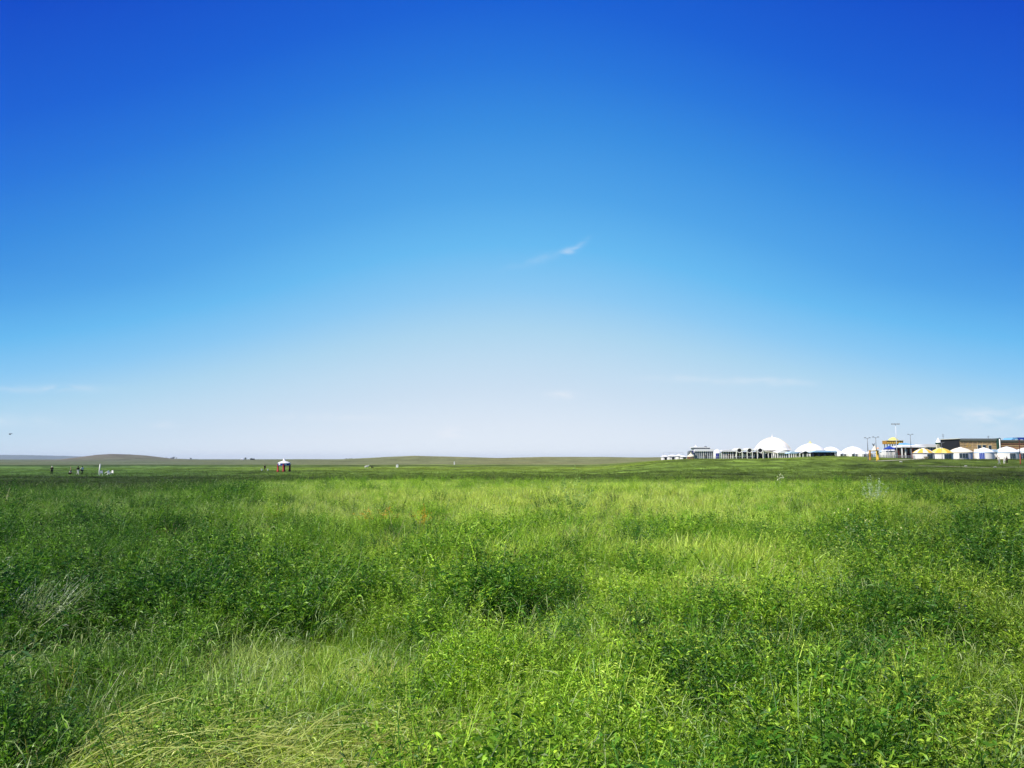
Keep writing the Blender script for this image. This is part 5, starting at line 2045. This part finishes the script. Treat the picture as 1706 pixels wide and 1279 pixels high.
# second dome and the ones behind
def dome_hall(px, half, pyb, pyt, Y, label, mat='dome', spire=None):
    r0 = At(Y)
    r_ = half * r0.k
    kk = At(Y + r_)
    rw_ = half * kk.k
    xx = kk.x(px)
    t = thing('domed_hall', (xx, Y + r_, gz(xx, Y + r_)), label, 'domed hall')
    MB().lathe(xx, Y + r_, [(rw_ * 1.03, kk.z(pyb) - .1)] + dome_prof(rw_, kk.z(pyb), kk.z(pyt), 12), 40).build('dome', M[mat], t, True)
    MB().lathe(xx, Y + r_, [(rw_ * .94, gz(xx, Y) - .4), (rw_ * .94, kk.z(pyb) - .08)], 40).build('drum_wall', M['wall'], t, True)
    n = max(8, int(half * .9))
    for i in range(n):
        an = -math.pi / 2 + (i - (n - 1) / 2) * (2.8 / n)
        MB().lathe(xx, Y + r_, [(rw_ * .95, gz(xx, Y)), (rw_ * .95, kk.z(pyb) - 1.0)], 2, an - .5 / n, an + .5 / n).build('door', M['dark'], t)
    if spire:
        MB().lathe(xx, Y + r_, [(rw_ * .14, kk.z(pyt + .5)), (rw_ * .12, kk.z(pyt - .5)), (rw_ * .04, kk.z(pyt - 1.6)), (.03, kk.z(spire))], 12).build('crown', M['lemon'], t, True)
    return t


dome_hall(1350.5, 25.5, 752.3, 738.4, 310, 'second largest white dome with a small yellow crown right of the great dome', spire=733.5)
dome_hall(1384.5, 17, 752.8, 744.0, 318, 'third white dome partly behind the dark open canopy', 'white')
dome_hall(1421.5, 18.5, 752.8, 743.6, 318, 'fourth white dome with pale patches left of the leftmost lamp post', 'white')
# dark open canopy with pale blue roof
YO = 262
o1 = At(YO)
t = thing('long_canopy', (o1.x(1375), YO, gz(o1.x(1375), YO)), 'long black-fronted shelter with a pale blue metal roof', 'shelter')
MB().prism([(o1.x(1353.6), o1.z(753.2)), (o1.x(1396), o1.z(753.2)), (o1.x(1393), o1.z(750.4)), (o1.x(1360), o1.z(750.0))], YO, YO + 4.5).build('roof', M['paleblue'], t)
MB().box(o1.x(1353.8), o1.x(1384), YO - .12, YO - .02, o1.z(753.2), o1.z(752.3)).build('fascia', M['sky'], t)
mb = MB()
o1.box(mb, 1358.5, 1394.6, 753.25, None, 2, 4.2)
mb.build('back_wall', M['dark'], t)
for px in (1355, 1365, 1375, 1385, 1394.2):
    mb = MB()
    o1.box(mb, px - .35, px + .35, 753.22, None, .1, .4)
    mb.build('post', M['navy'], t)
# row of small white yurts
desc = ['first from the left, touching the long black shelter', 'second in the low row of small white yurts', 'third in the low row, below the fourth dome', 'fourth in the low row, below the right part of the fourth dome',
        'fifth in the low row, just left of the leftmost lamp post', 'sixth and last in the low row, behind the carved gate']
for i in range(6):
    px = 1400 + i * 9.6
    yurt(px, 10.2, 759.5, 755.3, 751.6, 258 + (i % 2) * 1.5, 'white yurt, ' + desc[i], 'white', None, 'dark', dpos=.36 if i % 2 else .66, dw=.26, dh=.9, band=None, group='row of small white yurts')
yurt(1476, 17, 760, 752.6, 749.5, 268, 'pale green walled yurt half hidden between carved gate and blue canopies', 'paleblue', None, 'green', dpos=.4, dw=.3, dh=.8)

# faint white things far left of the complex
for i, (px0, px1, py, lb) in enumerate([(1105, 1113, 758.0, 'faint white shed, leftmost of those before the camp'), (1116, 1127, 757.4, 'long faint white shed with a skeleton frame beside it'),
                                       (1130, 1136, 756.4, 'taller faint white shed nearest the kiosk'), (1137, 1144, 758.6, 'low white shed just left of the kiosk')]):
    shed(px0, px1, py, 520 - i * 20, lb, 'wall', 'white')
k10 = At(500)
xx = k10.x(1128)
t = thing('scaffold', (xx, 500, gz(xx, 500)), 'thin white skeleton frame between the far white sheds', 'frame')
for px in (1105.5, 1116, 1128, 1138):
    mb = MB()
    k10.box(mb, px - .25, px + .25, 754.2, None, 0, .2)
    mb.build('post', M['steel'], t)
MB().box(k10.x(1105.2), k10.x(1138.3), 499.95, 500.15, k10.z(754.2) + .002, k10.z(753.7)).build('beam', M['steel'], t)

# people before the right yurts, rocks, people at the complex
Dq = 180
person(1665, 777, Dq, 'person in pale clothes standing before the right-hand yurts', 1.75, 'cloth', 'grey', 'walk', .6)
person(1673.5, 776, Dq + 4, 'person in a pale shirt and cap standing left of the dark-clothed one', 1.7, 'cloth', 'cloth', 'stand', 0, 'cloth')
person(1678, 776, Dq + 5, 'person in dark clothes standing close to the right of the pale-clothed one', 1.75, 'black', 'black', 'stand', .4)
person(1661, 762, 226, 'person in black bending by the wall of the largest yurt', 1.6, 'black', 'black', 'crouch', 1.0)
person(1176.5, 764, 244, 'person in dark green standing at the railing before the glass hall', 1.7, 'green', 'black', 'stand', .2)
person(1215, 764, 244, 'person in black standing at the railing before the colonnade', 1.7, 'black', 'black', 'stand', -.3)
for px, py, s_, lb in ((1501, 770, .45, 'pale flat rock in the grass below the floodlight mast'), (1609.5, 777, .4, 'pale rock in the grass below the cream roofed yurt'), (1658, 779, .4, 'small pale rock near the people before the yurts')):
    c = hit(px, py)
    g_ = np.random.default_rng(int(px))
    import bmesh
    bm = bmesh.new()
    bmesh.ops.create_icosphere(bm, subdivisions=2, radius=.5)
    for v_ in bm.verts:
        v_.co = Vector((v_.co.x * 1.5, v_.co.y, v_.co.z * .6)) * (1 + .25 * g_.normal()) * s_
    me = bpy.data.meshes.new('rock')
    bm.to_mesh(me)
    bm.free()
    me.materials.append(M['rock'])
    o = bpy.data.objects.new('rock', me)
    o.location = tuple(c + np.array([0, 0, .12]))
    SC.collection.objects.link(o)
    tag(o, lb, 'rock')

if HAZE:
    hz = MB().box(-13000, 13000, -300, 13500, -6.5, 62).build('haze', M['white'])
    hm = bpy.data.materials.new('air_haze')
    hm.use_nodes = True
    for n in list(hm.node_tree.nodes):
        hm.node_tree.nodes.remove(n)
    pv = hm.node_tree.nodes.new('ShaderNodeVolumePrincipled')
    pv.inputs['Color'].default_value = (.78, .90, 1.0, 1)
    pv.inputs['Density'].default_value = 5e-5
    ho = hm.node_tree.nodes.new('ShaderNodeOutputMaterial')
    hm.node_tree.links.new(pv.outputs[0], ho.inputs['Volume'])
    hz.data.materials.clear()
    hz.data.materials.append(hm)
    tag(hz, kind='stuff')
#NEXT3
